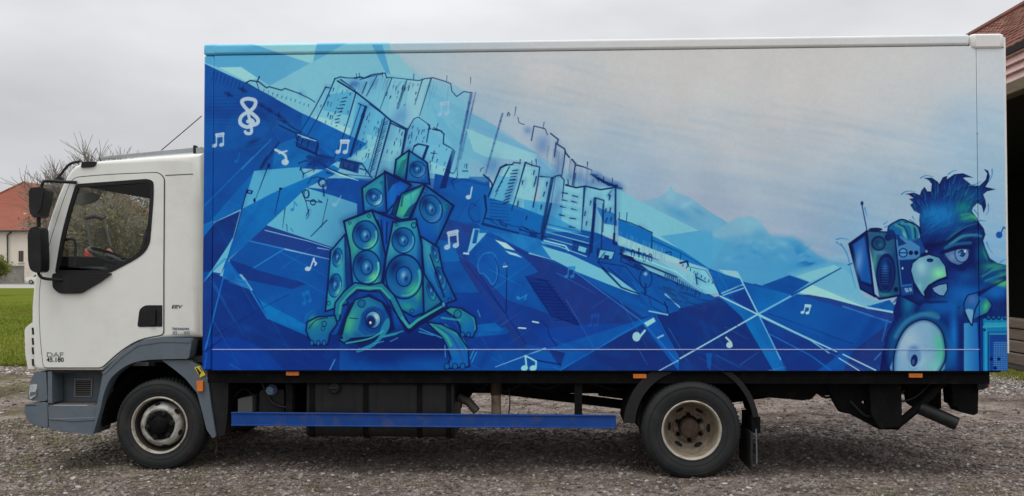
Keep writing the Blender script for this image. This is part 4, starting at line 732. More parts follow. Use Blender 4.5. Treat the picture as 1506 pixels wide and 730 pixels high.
def note(c, s, col, kind=0, rot=0.0, a=1.0):
    """kind 0 quaver, 1 beamed pair, 2 crotchet"""
    r = math.radians(rot); f = lambda x, y: (c[0] + s * (x * math.cos(r) - y * math.sin(r)), c[1] + s * (x * math.sin(r) + y * math.cos(r)))
    W = s * .17
    if kind == 1:
        for x in (-.42, .42): ell(f(x, .62 - .12 * x), s * .3, s * .24, col, a, rot - 20); line([f(x + .22, .6 - .12 * x), f(x + .22, -.7 - .12 * x)], W, col, a)
        line([f(-.2, -.66), f(.64, -.78)], W * 2, col, a); line([f(-.2, -.4), f(.64, -.5)], W, col, a)
    else:
        ell(f(-.15, .6), s * .34, s * .26, col, a, rot - 20); line([f(.1, .55), f(.1, -.8)], W, col, a)
        if kind == 0: line([f(.1, -.75), f(.3, -.45), f(.55, -.35), f(.5, -.1)], W * 1.2, col, a, cv=True)
def notes():
    N = (176,196,212); tile(290, 50, 3.648)
    line([(272,470),(290,462),(300,480),(270,500),(232,480),(240,440),(300,400),(312,360),(270,348),(240,362),(262,400),(320,450),(322,480),(280,495)], 20, N, .95, cv=True); line([(270,410),(292,520),(268,535),(258,525)], 17, N, .95, cv=True)
    note((112,570), 44, N, 1, 0, .9); note((218,665), 34, (20,100,184), 2, 12, .9); note((778,605), 46, N, 1, 8, .9); line([(420,622),(470,650),(478,690)], 14, N, .9, cv=True); line([(480,628),(440,640)], 10, N, .9); ell((472,688), 20, 17, N, .9)
    note((600 + 318 - 0 * 1, 0), 1, N, 2, 0, 0)
    tile(480, 80, 3.648); note((625,292), 46, (170,182,208), 1, 0, .5)
    tile(440, 200, 3.65); note((62,690), 46, N, 0, 20, .95); note((815,558), 56, (160,186,208), 1, -4, .95); note((918,305), 40, N, 2, 12, .85); note((205,350), 42, (140,180,214), 2, 28, .6)
    tile(290, 230, 4.295); note((608,315), 38, (40,130,196), 0, 5, .9)
    tile(290, 380, 4.295); note((685,250), 44, (26,116,190), 1, -18, .8)
    tile(680, 140, 3.648); note((42,528), 38, (160,196,216), 2, 8, .9)
    tile(680, 320, 3.172); note((500,255), 32, (40,130,196), 1, 6, .8); note((278,370), 30, (40,130,200), 0, 60, .9); note((610,480), 36, (20,92,184), 1, 5, .5)
    tile(660, 300, 2.92); line([(328,652),(332,690)], 6, (140,204,222)); ell((325,705), 15, 12, (140,204,222), 1, -20); ell((362,705), 15, 12, (140,204,222), 1, -20); line([(330,652),(334,702)], 6, (140,204,222)); line([(330,652),(375,676),(374,705)], 7, (140,204,222)); ell((806,570), 17, 20, (150,200,214)); line([(812,580),(842,544)], 9, (150,200,214))
    tile(1000, 300, 2.92); note((540,452), 25, (160,206,216), 1, 14, 1); ell((212,606), 13, 13, (160,196,206)); line([(198,574),(218,594),(222,610)], 8, (160,196,206), 1, cv=True)
    tile(1230, 240, 4.5625); ell((1092,482), 21, 22, (24,80,160)); line([(1100,480),(1122,430),(1144,445)], 9, (24,80,160))
def paint_mural():
    mural_sky(); mountains(); fields(); fields_mid(); fields_right(); brushwork(); city(); turtle(); bird(); notes()
    n = vnoise(12, 30, 3) * 4 + vnoise(90, 215, 4) * 2 + vnoise(300, 760, 5) * 3      # uneven spray coats
    CV[:] = np.clip(CV * (1 + n[..., None] / 130), 0, 255)
    R, G, B = CV[..., 0].copy(), CV[..., 1].copy(), CV[..., 2].copy(); sat = np.clip((B - R) / np.maximum(B, 1) * 1.8, 0, 1)
    pur = np.clip((R - G * .35) / 14, 0, 1) * np.clip((B - R - 60) / 40, 0, 1) * np.clip((90 - G) / 30, 0, 1)     # the darkest coats lean to ultramarine, not violet
    CV[..., 0] = R * (1 - .10 * sat); CV[..., 1] = G * (1 - .06 * sat) + 8 * pur; CV[..., 2] = B * (1 - .065 * sat)
# ============================ the lorry ====================================
GAIN, VEIL = 1.46, .007
paint_mural()
def mural_material():
    lin = CV / 255.0; lin = np.where(lin <= .04045, lin / 12.92, ((lin + .055) / 1.055) ** 2.4) ; lin = np.maximum(lin - VEIL, 0) * GAIN
    px = np.ones((TH, TW, 4), np.float32); px[..., :3] = np.clip(lin[::-1], 0, .86)
    im = bpy.data.images.new('mural_paint', TW, TH, float_buffer=True); im.colorspace_settings.name = 'Non-Color'; im.pixels.foreach_set(px.ravel()); im.update(); im.pack()
    m = bpy.data.materials.new('mural_paint'); m.use_nodes = True; N, K = m.node_tree.nodes, m.node_tree.links; p = N['Principled BSDF']
    t = N.new('ShaderNodeTexImage'); t.image = im; t.extension = 'EXTEND'; t.interpolation = 'Cubic'; K.new(t.outputs[0], p.inputs['Base Color'])
    g = N.new('ShaderNodeNewGeometry'); n = N.new('ShaderNodeTexNoise'); n.inputs['Scale'].default_value = 1.4; n.inputs['Detail'].default_value = 3; K.new(g.outputs['Position'], n.inputs['Vector'])
    b = N.new('ShaderNodeBump'); b.inputs['Strength'].default_value = .12; b.inputs['Distance'].default_value = .02; K.new(n.outputs[0], b.inputs['Height']); K.new(b.outputs[0], p.inputs['Normal'])
    p.inputs['Roughness'].default_value = .42; p.inputs['Specular IOR Level'].default_value = .18
    return m
M_MURAL = mural_material()
M_WHITE = material('cab_white_paint', (.75, .76, .715), .32, coat=.3, spec=.35, vary=.05, vscale=2.5, dirt=(.45, .43, .38), dscale=3.2, damt=.25)
M_BOXW = material('box_white', (.74, .74, .72), .45, vary=.06, vscale=3, dirt=(.45, .44, .4), dscale=4, damt=.3)
M_GREY = material('blue_grey_plastic', srgb(92, 104, 114), .55, vary=.14, vscale=9, dirt=(.16, .15, .13), dscale=7, damt=.45, bump=.12, bscale=260)
M_BLACK = material('black_plastic', (.0095, .010, .011), .45, spec=.32, vary=.3, vscale=12, dirt=(.03, .03, .027), dscale=9, damt=.4)
M_RUB = material('tyre_rubber', (.019, .021, .022), .7, spec=.3, vary=.3, vscale=14, dirt=(.06, .054, .047), dscale=7, damt=.6)
M_CHAS = material('chassis_paint', (.0075, .0075, .008), .85, spec=.1, vary=.4, vscale=9, dirt=(.026, .022, .018), dscale=8, damt=.5)
M_TANK = material('dark_steel_tank', (.013, .014, .0145), .5, spec=.3, vary=.35, vscale=6, dirt=(.034, .03, .025), dscale=5, damt=.55)
M_INT = material('cab_trim', (.014, .014, .015), .75, vary=.2, vscale=8)
M_STEEL = material('wheel_steel', (.45, .44, .40), .42, metal=.0, vary=.32, vscale=11, dirt=(.10, .068, .042), dscale=11, damt=.95)
M_RUSTY = material('rusty_wheel_steel', (.25, .21, .15), .55, vary=.5, vscale=16, dirt=(.10, .05, .024), dscale=12, damt=.95)
M_RUST = material('rust', (.085, .045, .026), .85, col2=(.03, .022, .017), vscale=22, bump=.3, bscale=120)
M_LIP = material('worn_rim_lip', (.46, .43, .36), .45, vary=.25, vscale=12, dirt=(.13, .08, .045), dscale=14, damt=.9); M_WELL = material('shaded_brake_dust', (.045, .036, .028), .8, vary=.4, vscale=14); M_FLANGE = material('flaking_rust', (.20, .15, .10), .85, col2=(.06, .03, .018), vscale=34, dirt=(.45, .43, .38), dscale=26, damt=.7)
M_HOLEDARK = material('painted_hole_dark', (.008, .008, .008), .9)
M_BLUE = material('blue_guard_paint', srgb(16, 62, 132, 1.15), .5, spec=.25, vary=.2, vscale=5, dirt=(.085, .085, .085), dscale=9, damt=.55)
M_AMBER = material('amber_lens', (.85, .22, .02), .25, coat=.5, vary=.25, vscale=90)
M_RED = material('red_lens', (.45, .02, .015), .25, coat=.5)
M_ALU = material('aluminium', (.36, .38, .39), .42, metal=.55, vary=.15, vscale=10)
M_LENS = material('lamp_lens', (.62, .66, .68), .12, metal=.3, vary=.3, vscale=60)
M_GLASS = glass('window_glass', (.94, .95, .93), .016); M_SCREEN = glass('windscreen_glass', (.94, .95, .93), .01)
M_YEL = material('yellow_sticker', (.75, .6, .03), .45); M_INK = material('black_print', (.015, .015, .017), .5); M_GREYP = material('grey_print', (.30, .31, .31), .4, metal=.3); M_BLUEP = material('blue_print', (.02, .04, .16), .5)
M_PALE = material('pale_trim', srgb(140, 160, 205, 1.3), .4); M_SEALGAP = material('sealant_gap_dark', (.05, .06, .075), .7)
truck = thing('box_lorry', 'white cab lorry with blue graffiti mural of a speaker turtle on its box', 'lorry', (0.1, 1.245, 0))
def part(mb, name, mat, parent=truck, bevel=0.0, **k): return mb.build(name, mat, parent, bevel, **k)
def uvmap(o):
    me = o.data; uv = me.uv_layers.new(name='mural'); vi = np.zeros(len(me.loops), np.int32); me.loops.foreach_get('vertex_index', vi)
    co = np.zeros(len(me.vertices) * 3, np.float32); me.vertices.foreach_get('co', co); co = co.reshape(-1, 3)[vi]
    w = np.stack([(co[:, 0] - MX0) / (MX1 - MX0), (co[:, 2] - MZ0) / (MZ1 - MZ0)], 1).astype(np.float32); uv.data.foreach_set('uv', w.ravel()); return o
# ---- cargo box
BX0, BX1, BY1 = -2.918, 3.608, 2.49
zb = lambda x: .8665 + .0034 * x
zt = lambda x: 3.5718 + .0033 * x
def band(x0, x1, b0, b1, y0, y1):
    """slab on the box side whose lower/upper edges run parallel to the box floor or roof"""
    return MB().prism([(x0, b0(x0)), (x1, b0(x1)), (x1, b1(x1)), (x0, b1(x0))], y0, y1)
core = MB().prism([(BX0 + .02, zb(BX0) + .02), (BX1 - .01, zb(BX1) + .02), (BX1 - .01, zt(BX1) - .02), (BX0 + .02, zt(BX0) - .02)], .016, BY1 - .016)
box = part(core, 'cargo_box', M_SEALGAP)  # core coloured dark, painting the shade seen in the panel gaps
rail0 = lambda x: zt(x) - .088
wall = uvmap(part(band(-2.832, 3.386, lambda x: zb(x), lambda x: rail0(x) - .007, 0, .03), 'side_panel', M_MURAL, box, .002))
tag(wall, 'side panel sprayed with a blue city, turtle and bird mural')
uvmap(part(band(BX0, -2.8345, lambda x: zb(x), lambda x: rail0(x) - .007, .001, .03), 'front_post', M_MURAL, box, .012))
uvmap(part(band(3.391, BX1, lambda x: zb(x) - .0, lambda x: rail0(x) - .03, .0, .03), 'rear_post', M_MURAL, box, .003))
rail = uvmap(part(band(BX0, 3.335, lambda x: rail0(x), zt, -.008, .10), 'roof_rail', M_MURAL, box, .02, seg=3))
uvmap(part(band(BX0 - .004, -2.80, lambda x: rail0(x) - .003, lambda x: zt(x) + .003, -.011, .10), 'corner_cap', M_MURAL, box, .022, seg=3))
part(band(3.338, BX1 + .004, lambda x: rail0(x) - .032, lambda x: zt(x) + .004, -.016, .11), 'corner_cap', M_BOXW, box, .035, seg=4)
part(band(BX1 - .004, BX1 + .012, lambda x: zb(x) + .14, lambda x: zt(x) - .03, -.004, BY1), 'rear_frame', M_BOXW, box, .004)
part(band(-2.83, 3.385, lambda x: zb(x) + .168, lambda x: zb(x) + .1745, -.004, .001), 'trim_strip', M_PALE, box)
part(MB().prism([(BX0, zt(BX0) - .03), (BX1, zt(BX1) - .03), (BX1, zt(BX1) - .012), (BX0, zt(BX0) - .012)], .04, BY1 - .04), 'roof_sheet', M_BOXW, box)
part(MB().prism([(BX0, zb(BX0)), (BX0 + .03, zb(BX0)), (BX0 + .03, zt(BX0) - .02), (BX0, zt(BX0) - .02)], .032, BY1), 'front_wall', M_BOXW, box, .01)
part(band(BX0, BX1, zb, lambda x: zt(x) - .02, BY1 - .012, BY1 + .012), 'side_panel', M_BOXW, box)
for z in (.75, 1.9): part(MB().box(3.3895 - .003, 3.3895 + .003, -.003, .002, zb(3.39) + z, zb(3.39) + z + .006), 'rivet', M_SEALGAP, box)
# ---- cab
CY, CF = .18, 2.31
prof_px = [(54, 545), (47, 538), (45.5, 500), (46, 450), (49, 415), (57, 375), (66, 344), (75, 315), (85, 287), (93, 268), (101, 253), (110, 244), (121, 239.5), (150, 236.5), (190, 233), (240, 228.5), (262, 226.6), (297, 224), (297, 300), (297, 380), (297, 497), (240, 497), (200, 503), (178, 520), (150, 545)]
RR = [.03] * 14 + [.04, .05, .06, .085, .09, .09, .07] + [.02] * 4
prof = [Vector(p) for p in P(prof_px, CY)]; NP = len(prof)
def inset(pts, amt):
    out = []; n = len(pts)
    for i in range(n):
        a, p, b = pts[i - 1], pts[i], pts[(i + 1) % n]; e0, e1 = (p - a).normalized(), (b - p).normalized(); n0, n1 = Vector((e0.y, -e0.x)), Vector((e1.y, -e1.x))
        m = (n0 + n1); m = m / max(.35, m.dot(n0)) if m.length > 1e-6 else n0; out.append(p + m * amt[i])
    return out
area = sum(prof[i].x * prof[(i + 1) % NP].y - prof[(i + 1) % NP].x * prof[i].y for i in range(NP))
SG = 1 if area < 0 else -1
def loft(extra, ys_mid, skip=lambda seg, band_: False, edge=True):
    rows = []
    for k in range(6):
        th = k / 5 * math.pi / 2
        rows.append((inset(prof, [SG * (r * (1 - math.sin(th)) + extra) for r in RR]), [CY + extra + r * (1 - math.cos(th)) for r in RR]))
    mid = inset(prof, [SG * extra] * NP)
    rows += [(mid, [y] * NP) for y in ys_mid]; rows += [(a, [CY + CF - y for y in b]) for a, b in rows[:6][::-1]]
    mb = MB(); vs = [(a[i].x, b[i], a[i].y) for a, b in rows for i in range(NP)]; fs = []; gl = []
    for j in range(len(rows) - 1):
        for i in range(NP):
            q = (j * NP + i, (j + 1) * NP + i, (j + 1) * NP + (i + 1) % NP, j * NP + (i + 1) % NP)
            (gl if skip(i, j) else fs).append(q if SG > 0 else q[::-1])
    return vs, fs, gl, rows
scr = lambda i, j: 5 <= i <= 8 and j == 6
vs, fs, gl, rows = loft(0, (CY + .14, CF - .14), scr)
cab = part(MB().add(vs, fs), 'cab_shell', M_WHITE, smooth=50)
used = sorted({i for f in gl for i in f}); mb = MB(); mb.add([vs[i] for i in used], [tuple(used.index(i) for i in f) for f in gl]); ws = part(mb, 'windscreen', M_SCREEN)
vs2, fs2, gl2, _ = loft(.035, (CY + .16, CF - .16), scr)
part(MB().add(vs2, [f[::-1] for f in fs2]), 'cab_lining', M_INT, smooth=50)
door_px = [(107.5, 262), (160, 257.5), (233, 254.5), (241.5, 262), (240.5, 400), (240.5, 492), (205, 498.5), (178, 515), (150, 540.5), (65, 540.5), (60.5, 500), (58.5, 450), (60.5, 410), (78, 345), (96, 290)]
door_o = rounded(P(door_px, CY), [.06, .2, .07, .07, 0, .03, .1, .1, .03, .03, .1, .1, .1, .1, .1], 4)
win_px = [(114, 273), (217, 265.5), (224.8, 268), (225, 290), (219.5, 358), (212, 371), (198, 381), (160, 401), (84, 401), (87, 383), (93, 347), (104, 305)]
win_o = rounded(P(win_px, CY), [.02, .03, .03, .06, .08, .08, .08, .06, .02, .05, .1, .1], 4)
def grow(pts, d):
    V = [Vector(p) for p in pts]; ar = sum(V[i].x * V[(i + 1) % len(V)].y - V[(i + 1) % len(V)].x * V[i].y for i in range(len(V)))
    return [tuple(q) for q in inset(V, [d * (1 if ar > 0 else -1)] * len(V))]
side_poly = [tuple(q) for q in rows[0][0]]
part(MB().prism(side_poly, CY, CY + .012, [grow(win_o, .03)]), 'side_panel', M_WHITE, cab, smooth=20)
part(MB().prism(side_poly, CF - .012, CF, [grow(win_o, .03)]), 'side_panel', M_WHITE, cab, smooth=20)
for y0_, y1_ in ((CY - .003, CY + .004), (CF - .004, CF + .003)): part(MB().prism(grow(door_o, .0085), y0_, y1_, [grow(win_o, .02)]), 'door_seam', M_SEALGAP, cab, smooth=20)
for k, (ya, yb) in enumerate(((CY - .010, CY + .022), (CF - .022, CF + .010))):
    d = part(MB().prism(door_o, ya, yb, [win_o]), 'door', M_WHITE, truck, .006, smooth=20); s = -1 if k == 0 else 1; yo = ya if k == 0 else yb
    part(MB().prism(grow(win_o, .012), *sorted((yo + s * .005, yo - s * .016)), holes=[grow(win_o, -.02)]), 'window_seal', M_BLACK, d)
    yg = CY + .012 if k == 0 else CF - .012
    part(MB().prism(win_o, yg - .002, yg + .002), 'window_glass', M_GLASS, d)
    yi = CY + .032 if k == 0 else CF - .07
    part(MB().prism(grow(door_o, -.02), yi, yi + .03, [grow(win_o, .01)]), 'door_trim', M_INT, d)
    ym = (lambda a, b: tuple(sorted((yo + s * a, yo + s * b))))
    part(MB().prism(rounded(P([(79, 402), (168, 402), (150, 415), (121, 432), (90, 432), (80, 424)], CY), .03), *ym(0, .022)), 'mirror_base', M_BLACK, d, .008)
    hp = rounded(P([(203, 480), (206, 455), (214, 449), (239.5, 449), (239.5, 480.5), (207, 481)], CY), [.02, .03, .03, .004, .004, .02])
    h = part(MB().prism(hp, *ym(-.002, .004)), 'door_handle', M_BLACK, d, .002)
    part(MB().prism(rounded(P([(222, 455), (231, 455), (230, 478), (221, 478)], CY), .01), *ym(.004, .022)), 'handle_grip', M_BLACK, d, .006)
part(MB().prism(P([(243, 257.6), (284, 255.6), (284, 256.8), (243, 258.9)], CY), CY - .0015, CY + .001), 'roof_seam', M_SEALGAP, cab)
# lettering on the near side
yo = CY - .0115
(xa, _, za) = at(69, 525, CY); text_mesh('DAF', .058, M_GREYP, 'badge_lettering', truck, xa, yo, za, bold=.0012, sx=1.36)
(xa, _, za) = at(69.5, 532, CY); text_mesh('45.180', .052, M_INK, 'model_lettering', truck, xa, yo, za, bold=.0012, sx=1.06)
yo = CY - .0025
(xa, _, za) = at(252, 453.5, CY); text_mesh('EEV', .04, M_INK, 'emblem_lettering', truck, xa, yo, za, shear=.25, bold=.0006, sx=1.35)
(xa, _, za) = at(253, 485.5, CY); text_mesh('TSCHANN', .028, M_BLUEP, 'dealer_lettering', truck, xa, yo, za, bold=.0006, sx=1.12)
mb = MB()
for k, (x0, x1) in enumerate(((254, 257.5), (258, 260.5), (262, 263.5), (264.5, 266), (267, 269), (270.5, 274), (274.8, 278.8))):
    a, b = at(x0, 492.5, CY), at(x1, 489 if k in (2, 3, 4) else 487.5, CY)
    mb.box(a[0], b[0], CY - .0015, CY + .001, a[2], (a[2] + .006) if k in (2, 3, 4) else b[2])
part(mb, 'dealer_smallprint', M_GREYP)
# roof line fittings
part(MB().prism(rounded(P([(119.5, 247), (121, 238.5), (143, 238), (140, 245), (134, 246.5)], CY), .012), CY - .012, CY + .05), 'marker_lamp', M_BLACK, truck, .008)
for y in (CY + .03, CF - .03):
    vb = part(MB().tube(smooth([at(79, 267, y), at(88, 258.5, y), at(97, 247, y), at(105, 240.5, y), at(118, 237.5, y)] if y < 1 else [(p[0], y, p[2]) for p in (at(79, 267, CY + .03), at(88, 258.5, CY + .03), at(97, 247, CY + .03), at(105, 240.5, CY + .03), at(118, 237.5, CY + .03))], 4), .012, 8), 'visor_bracket', M_BLACK)
part(MB().prism(P([(80, 265), (90, 259), (94, 263), (86, 269)], CY + .03), CY + .01, CY + .05), 'bracket_foot', M_BLACK, vb, .004)
dz = .83
part(MB().prism(P([(148, 231), (170, 228), (283, 217), (296, 215.5), (296, 222), (283, 224), (150, 234.5)], dz), dz, dz + .05), 'roof_rack', M_ALU, truck, .004)
part(MB().prism(P([(284.5, 214), (288, 214), (288, 226), (284.5, 226)], dz - .05), dz - .06, dz + .0), 'rack_bracket', M_BLACK, truck, .003)
part(MB().prism(P([(288.5, 218), (296, 216), (296, 227), (288.5, 227)], dz - .06), dz - .07, dz + .06), 'rack_foot', M_ALU, truck, .004)
part(MB().tube([at(237, 221.5, .9), at(266, 197, .9), at(296.5, 171, .9)], .0045, 6), 'aerial', M_BLACK)
# front: grille panel with slots, bumper, lamps, step
part(MB().prism(rounded(P([(36, 484), (42, 478), (50, 473), (49, 484), (50, 520), (53, 543), (41, 543), (37, 520)], CY + .02), .02), CY + .02, CF - .02), 'grille_panel', M_WHITE, truck, .02)
for y in (482, 497, 511, 528): part(MB().prism(P([(48.4, y), (51.2, y), (52.2, y + 10), (49.2, y + 10)], CY + .02), CY - .001, CY + .03), 'grille_slot', M_BLACK)
hl = part(MB().prism(rounded(P([(52, 547), (68, 547), (70, 590), (56, 590), (41, 588), (42, 575), (46, 558)], CY + .01), .025), CY + .005, CY + .42), 'headlamp_housing', M_GREY, truck, .02)
part(MB().prism(rounded(P([(44.5, 566), (54, 565.5), (55, 571), (52, 577), (54, 582), (44, 588), (42.5, 580)], CY + .0), .012), CY - .004, CY + .30), 'headlamp_lens', M_LENS, hl, .01)
part(MB().prism(rounded(P([(45, 577), (54, 576), (55, 579.5), (44, 583)], CY + .0), .006), CY - .008, CY + .1), 'lamp_divider', M_GREY, hl, .003)
for s in range(1): part(MB().prism(P([(52, 547), (68, 547), (70, 590), (44, 589)], CY + .01), CF - .42, CF - .005), 'headlamp_housing', M_GREY, truck, .02)
part(MB().prism(rounded(P([(35.5, 600), (38, 594), (69.5, 592), (70.5, 631), (58, 629), (44, 622), (37, 612)], CY - .01), .03), CY - .01, CF + .01), 'bumper', M_GREY, truck, .025, seg=3)
part(MB().prism(P([(66, 546.5), (160, 546.5), (156, 596), (68, 596)], CY + .24), CY + .24, CY + .27), 'step_well', M_GREY)
part(MB().prism(P([(70, 546.5), (76, 546.5), (77, 594), (70, 594)], CY + .01), CY + .01, CY + .2), 'step_side', M_GREY, truck, .006)
part(MB().prism(P([(70, 545.3), (152, 545.3), (150, 549), (70, 549)], CY + .02), CY + .02, CY + .2), 'sill', M_BLACK)
st = part(MB().prism(rounded(P([(70.5, 597), (143, 597), (144.5, 615), (137, 640), (110, 637), (72, 632)], CY - .008), .02), CY - .008, CY + .3), 'step_block', M_GREY, truck, .018, seg=3)
part(MB().prism(P([(72, 616), (142.5, 613.5), (141.5, 618.5), (105, 620.5), (72, 617.5)], CY - .012), CY - .014, CY), 'step_ridge', M_GREY, st, .006)
part(MB().box(at(77, 0, CY)[0], at(141, 0, CY)[0], CY + .005, CY + .235, at(0, 596.4, CY)[2], at(0, 596.4, CY)[2] + .006), 'step_tread', material('tread_mat', (.16, .14, .12), .9, vary=.4, vscale=40), st)
part(MB().box(at(86, 0, CY)[0], at(135, 0, CY)[0], CY - .005, CY + .01, at(0, 597.6, CY)[2], at(0, 596, CY)[2] + .004), 'tread_edge', M_ALU, st, .002)
gr = part(MB().prism(P([(109.5, 557), (136.5, 557), (135.5, 584), (109, 584)], CY + .235), CY + .228, CY + .24, [P([(111.5, 559), (134.5, 559), (133.8, 582), (111, 582)], CY + .235)]), 'vent_grille', material('vent_grey', srgb(128, 134, 138), .5), truck)
for k in range(7): y = 560 + k * 3.15; part(MB().prism(P([(111, y), (134.6, y), (134.4, y + 1.5), (111, y + 1.5)], CY + .235), CY + .23, CY + .236), 'vent_slat', material('vent_slat_grey', srgb(104, 102, 98), .6) if k == 0 else bpy.data.materials['vent_slat_grey'], gr)
part(MB().prism(P([(111, 558), (135, 558), (134, 583), (111, 583)], CY + .235), CY + .2365, CY + .2385), 'vent_back', M_HOLEDARK, gr)
# front wing
fe = part(MB().prism(rounded(P([(137.5, 639), (144.5, 615), (148, 603), (153, 579), (162, 557), (179, 542), (195, 533.5), (215, 529.5), (240, 528.5), (278, 528), (283.5, 497.5), (240, 497), (203, 502), (178, 520.5), (152, 547), (147.5, 575), (142.5, 598)], CY - .022), [.02, .02, .05, .05, .05, .05, .05, .05, .05, .02, .03, .05, .06, .06, .06, .05, .02], 3), CY - .03, CY + .12), 'front_wing', M_GREY, truck, .012, seg=3)
part(MB().prism(P([(149, 549), (176, 524), (202, 504), (240, 499.5), (282, 500), (281, 505), (240, 504), (204, 509), (180, 526), (154, 551)], CY - .03), CY - .0345, CY - .02), 'wing_flange', M_GREY, fe, .004)
rw = part(MB().prism(rounded(P([(238, 530), (278, 529.5), (295, 541), (306, 556), (311, 598), (318, 642), (313, 645), (304, 632), (298, 607), (290, 578), (273, 557), (256, 543)], CY + .0), .015, 3), CY - .005, CY + .32), 'rear_wing', M_GREY, truck, .01)
part(MB().prism(rounded(P([(307, 556), (330, 546), (336, 565), (335, 605), (331, 640), (319, 643), (312, 598)], CY + .02), .02), CY + .02, CY + .3), 'mudguard_end', M_TANK, truck, .01)
part(MB().tube([at(304, 557.5, CY), at(318, 551, CY), at(331, 546.5, CY)], .006, 6), 'wing_trim', M_ALU, rw)
part(MB().tube([at(317, 643, CY + .1), at(319, 655, CY + .1), at(317, 668, CY + .1)], .008, 6), 'flap_strap', M_RUST)
sti = part(MB().prism(P([(286, 541), (294, 538), (302.5, 551.5), (294.5, 555.5)], CY - .01), CY - .012, CY - .008), 'warning_sticker', M_YEL)
part(MB().prism(P([(288, 541.5), (289.5, 541), (296, 548), (293, 553), (291.5, 549)], CY - .012), CY - .0135, CY - .012), 'sticker_mark', M_INK, sti)
part(MB().prism(P([(293, 540.5), (294.5, 540), (299, 547), (296.5, 545.5)], CY - .012), CY - .0135, CY - .012), 'sticker_mark', M_INK, sti)
part(MB().prism(rounded(P([(289.5, 560.5), (299, 560), (299, 575.5), (290.5, 575.5)], CY - .02), .008), CY - .03, CY), 'side_repeater', M_AMBER, truck, .005)
# dark arch behind the front wheel
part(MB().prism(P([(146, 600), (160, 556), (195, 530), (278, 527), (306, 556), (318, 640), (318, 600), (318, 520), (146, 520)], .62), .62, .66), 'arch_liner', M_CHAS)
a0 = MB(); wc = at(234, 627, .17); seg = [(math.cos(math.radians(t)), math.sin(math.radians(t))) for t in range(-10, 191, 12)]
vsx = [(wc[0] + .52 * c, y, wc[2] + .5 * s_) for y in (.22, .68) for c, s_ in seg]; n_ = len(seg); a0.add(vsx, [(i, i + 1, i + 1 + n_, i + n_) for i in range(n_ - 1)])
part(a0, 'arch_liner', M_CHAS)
# mirrors (near pair; far pair mirrored)
def mirrors(sgn):
    y = (lambda v: CY + v) if sgn > 0 else (lambda v: CF - v)
    q = lambda a, b: tuple(sorted((y(a), y(b)))); Z = CY
    m1 = part(MB().prism(rounded(P([(48.5, 282), (52, 277), (70, 276), (74, 281), (72, 296), (66, 319), (60, 322), (53, 319), (49.5, 312)], Z - .15), .03), *q(-.22, -.09)), 'upper_mirror', M_BLACK, truck, .022, seg=3)
    part(MB().prism(rounded(P([(66, 283), (71, 284), (67, 308), (61, 316)], Z - .15), .01), *q(-.228, -.21)), 'mirror_rim', M_BLACK, m1, .004)
    m2 = part(MB().prism(rounded(P([(47, 345), (51, 335), (62, 334), (65, 338), (67, 385), (66, 399), (60, 402), (51, 398), (47.5, 385)], Z - .15), .035), *q(-.22, -.08)), 'lower_mirror', M_BLACK, truck, .024, seg=3)
    A = [at(113, 268.5, CY - .02), at(100, 268, CY - .05), at(70, 266.5, CY - .13), at(63, 269, CY - .15), at(61, 279, CY - .15)]
    B = [at(57, 315, CY - .15), at(57, 340, CY - .15)]; Cc = [at(56, 398, CY - .15), at(58, 405, CY - .15), at(66, 410, CY - .13), at(92, 412, CY - .03)]
    fl = (lambda L: L) if sgn > 0 else (lambda L: [(p[0], CF + CY - p[1], p[2]) for p in L])
    part(MB().tube(smooth(fl(A), 4), .014, 8), 'mirror_arm', M_BLACK); part(MB().tube(fl(B), .017, 8), 'mirror_link', M_BLACK); part(MB().tube(smooth(fl(Cc), 4), .013, 8), 'mirror_arm', M_BLACK)
mirrors(1); mirrors(-1)
# cab interior
xw = lambda px, Y: at(px, 400, Y)[0]
dash = part(MB().prism(rounded([(-4.25, .95), (-3.75, .95), (-3.72, 1.55), (-3.82, 1.68), (-4.05, 1.72), (-4.22, 1.66)], .05), CY + .08, CF - .08), 'dashboard', M_INT, truck, .02)
part(MB().prism(rounded([(-3.83, 1.6), (-3.7, 1.66), (-3.74, 1.76), (-3.95, 1.78)], .04), CY + .25, CY + .8), 'instrument_hood', M_INT, dash, .02)
sw = MB(); c0 = Vector(at(166, 380, .62)); axis = Vector((.42, 0, .9)).normalized(); u = Vector((0, 1, 0)); w = axis.cross(u); pts = [c0 + (u * math.cos(t * math.pi / 16) + w * math.sin(t * math.pi / 16)) * .215 for t in range(33)]
sw.tube(pts, .017, 8); wheel = part(sw, 'steering_wheel', M_BLACK)
hub = MB().tube([c0 - axis * .03, c0 + axis * .015], .075, 12); 
for t in (0, math.pi, -math.pi / 2): hub.tube([c0, c0 + (u * math.cos(t) + w * math.sin(t)) * .205], .016, 6)
part(hub, 'wheel_hub', M_BLACK, wheel); part(MB().tube([c0 - axis * .03, c0 - axis * .45 + Vector((-.03, 0, 0))], .04, 8), 'steering_column', M_INT, dash)
for yy in (CY + .5, CF - .5):
    s0 = part(MB().prism(rounded([(-3.4, 1.15), (-2.96, 1.12), (-2.96, 1.25), (-3.42, 1.3)], .05), yy - .25, yy + .25), 'seat', M_INT, truck, .03)
    part(MB().prism(rounded([(-3.08, 1.25), (-2.97, 1.25), (-2.95, 1.85), (-3.0, 2.05), (-3.06, 2.05), (-3.1, 1.8)], .04), yy - .24, yy + .24), 'backrest', M_INT, s0, .03)
part(MB().prism([(-4.2, .9), (-2.95, .9), (-2.95, .95), (-4.2, .95)], CY + .05, CF - .05), 'cab_floor', M_INT)
part(MB().tube(smooth([at(95, 353, CY + .12), at(106, 352, CY + .12), at(111, 360, CY + .12), at(110, 396, CY + .12)], 4), .012, 8), 'grab_handle', M_BLACK)
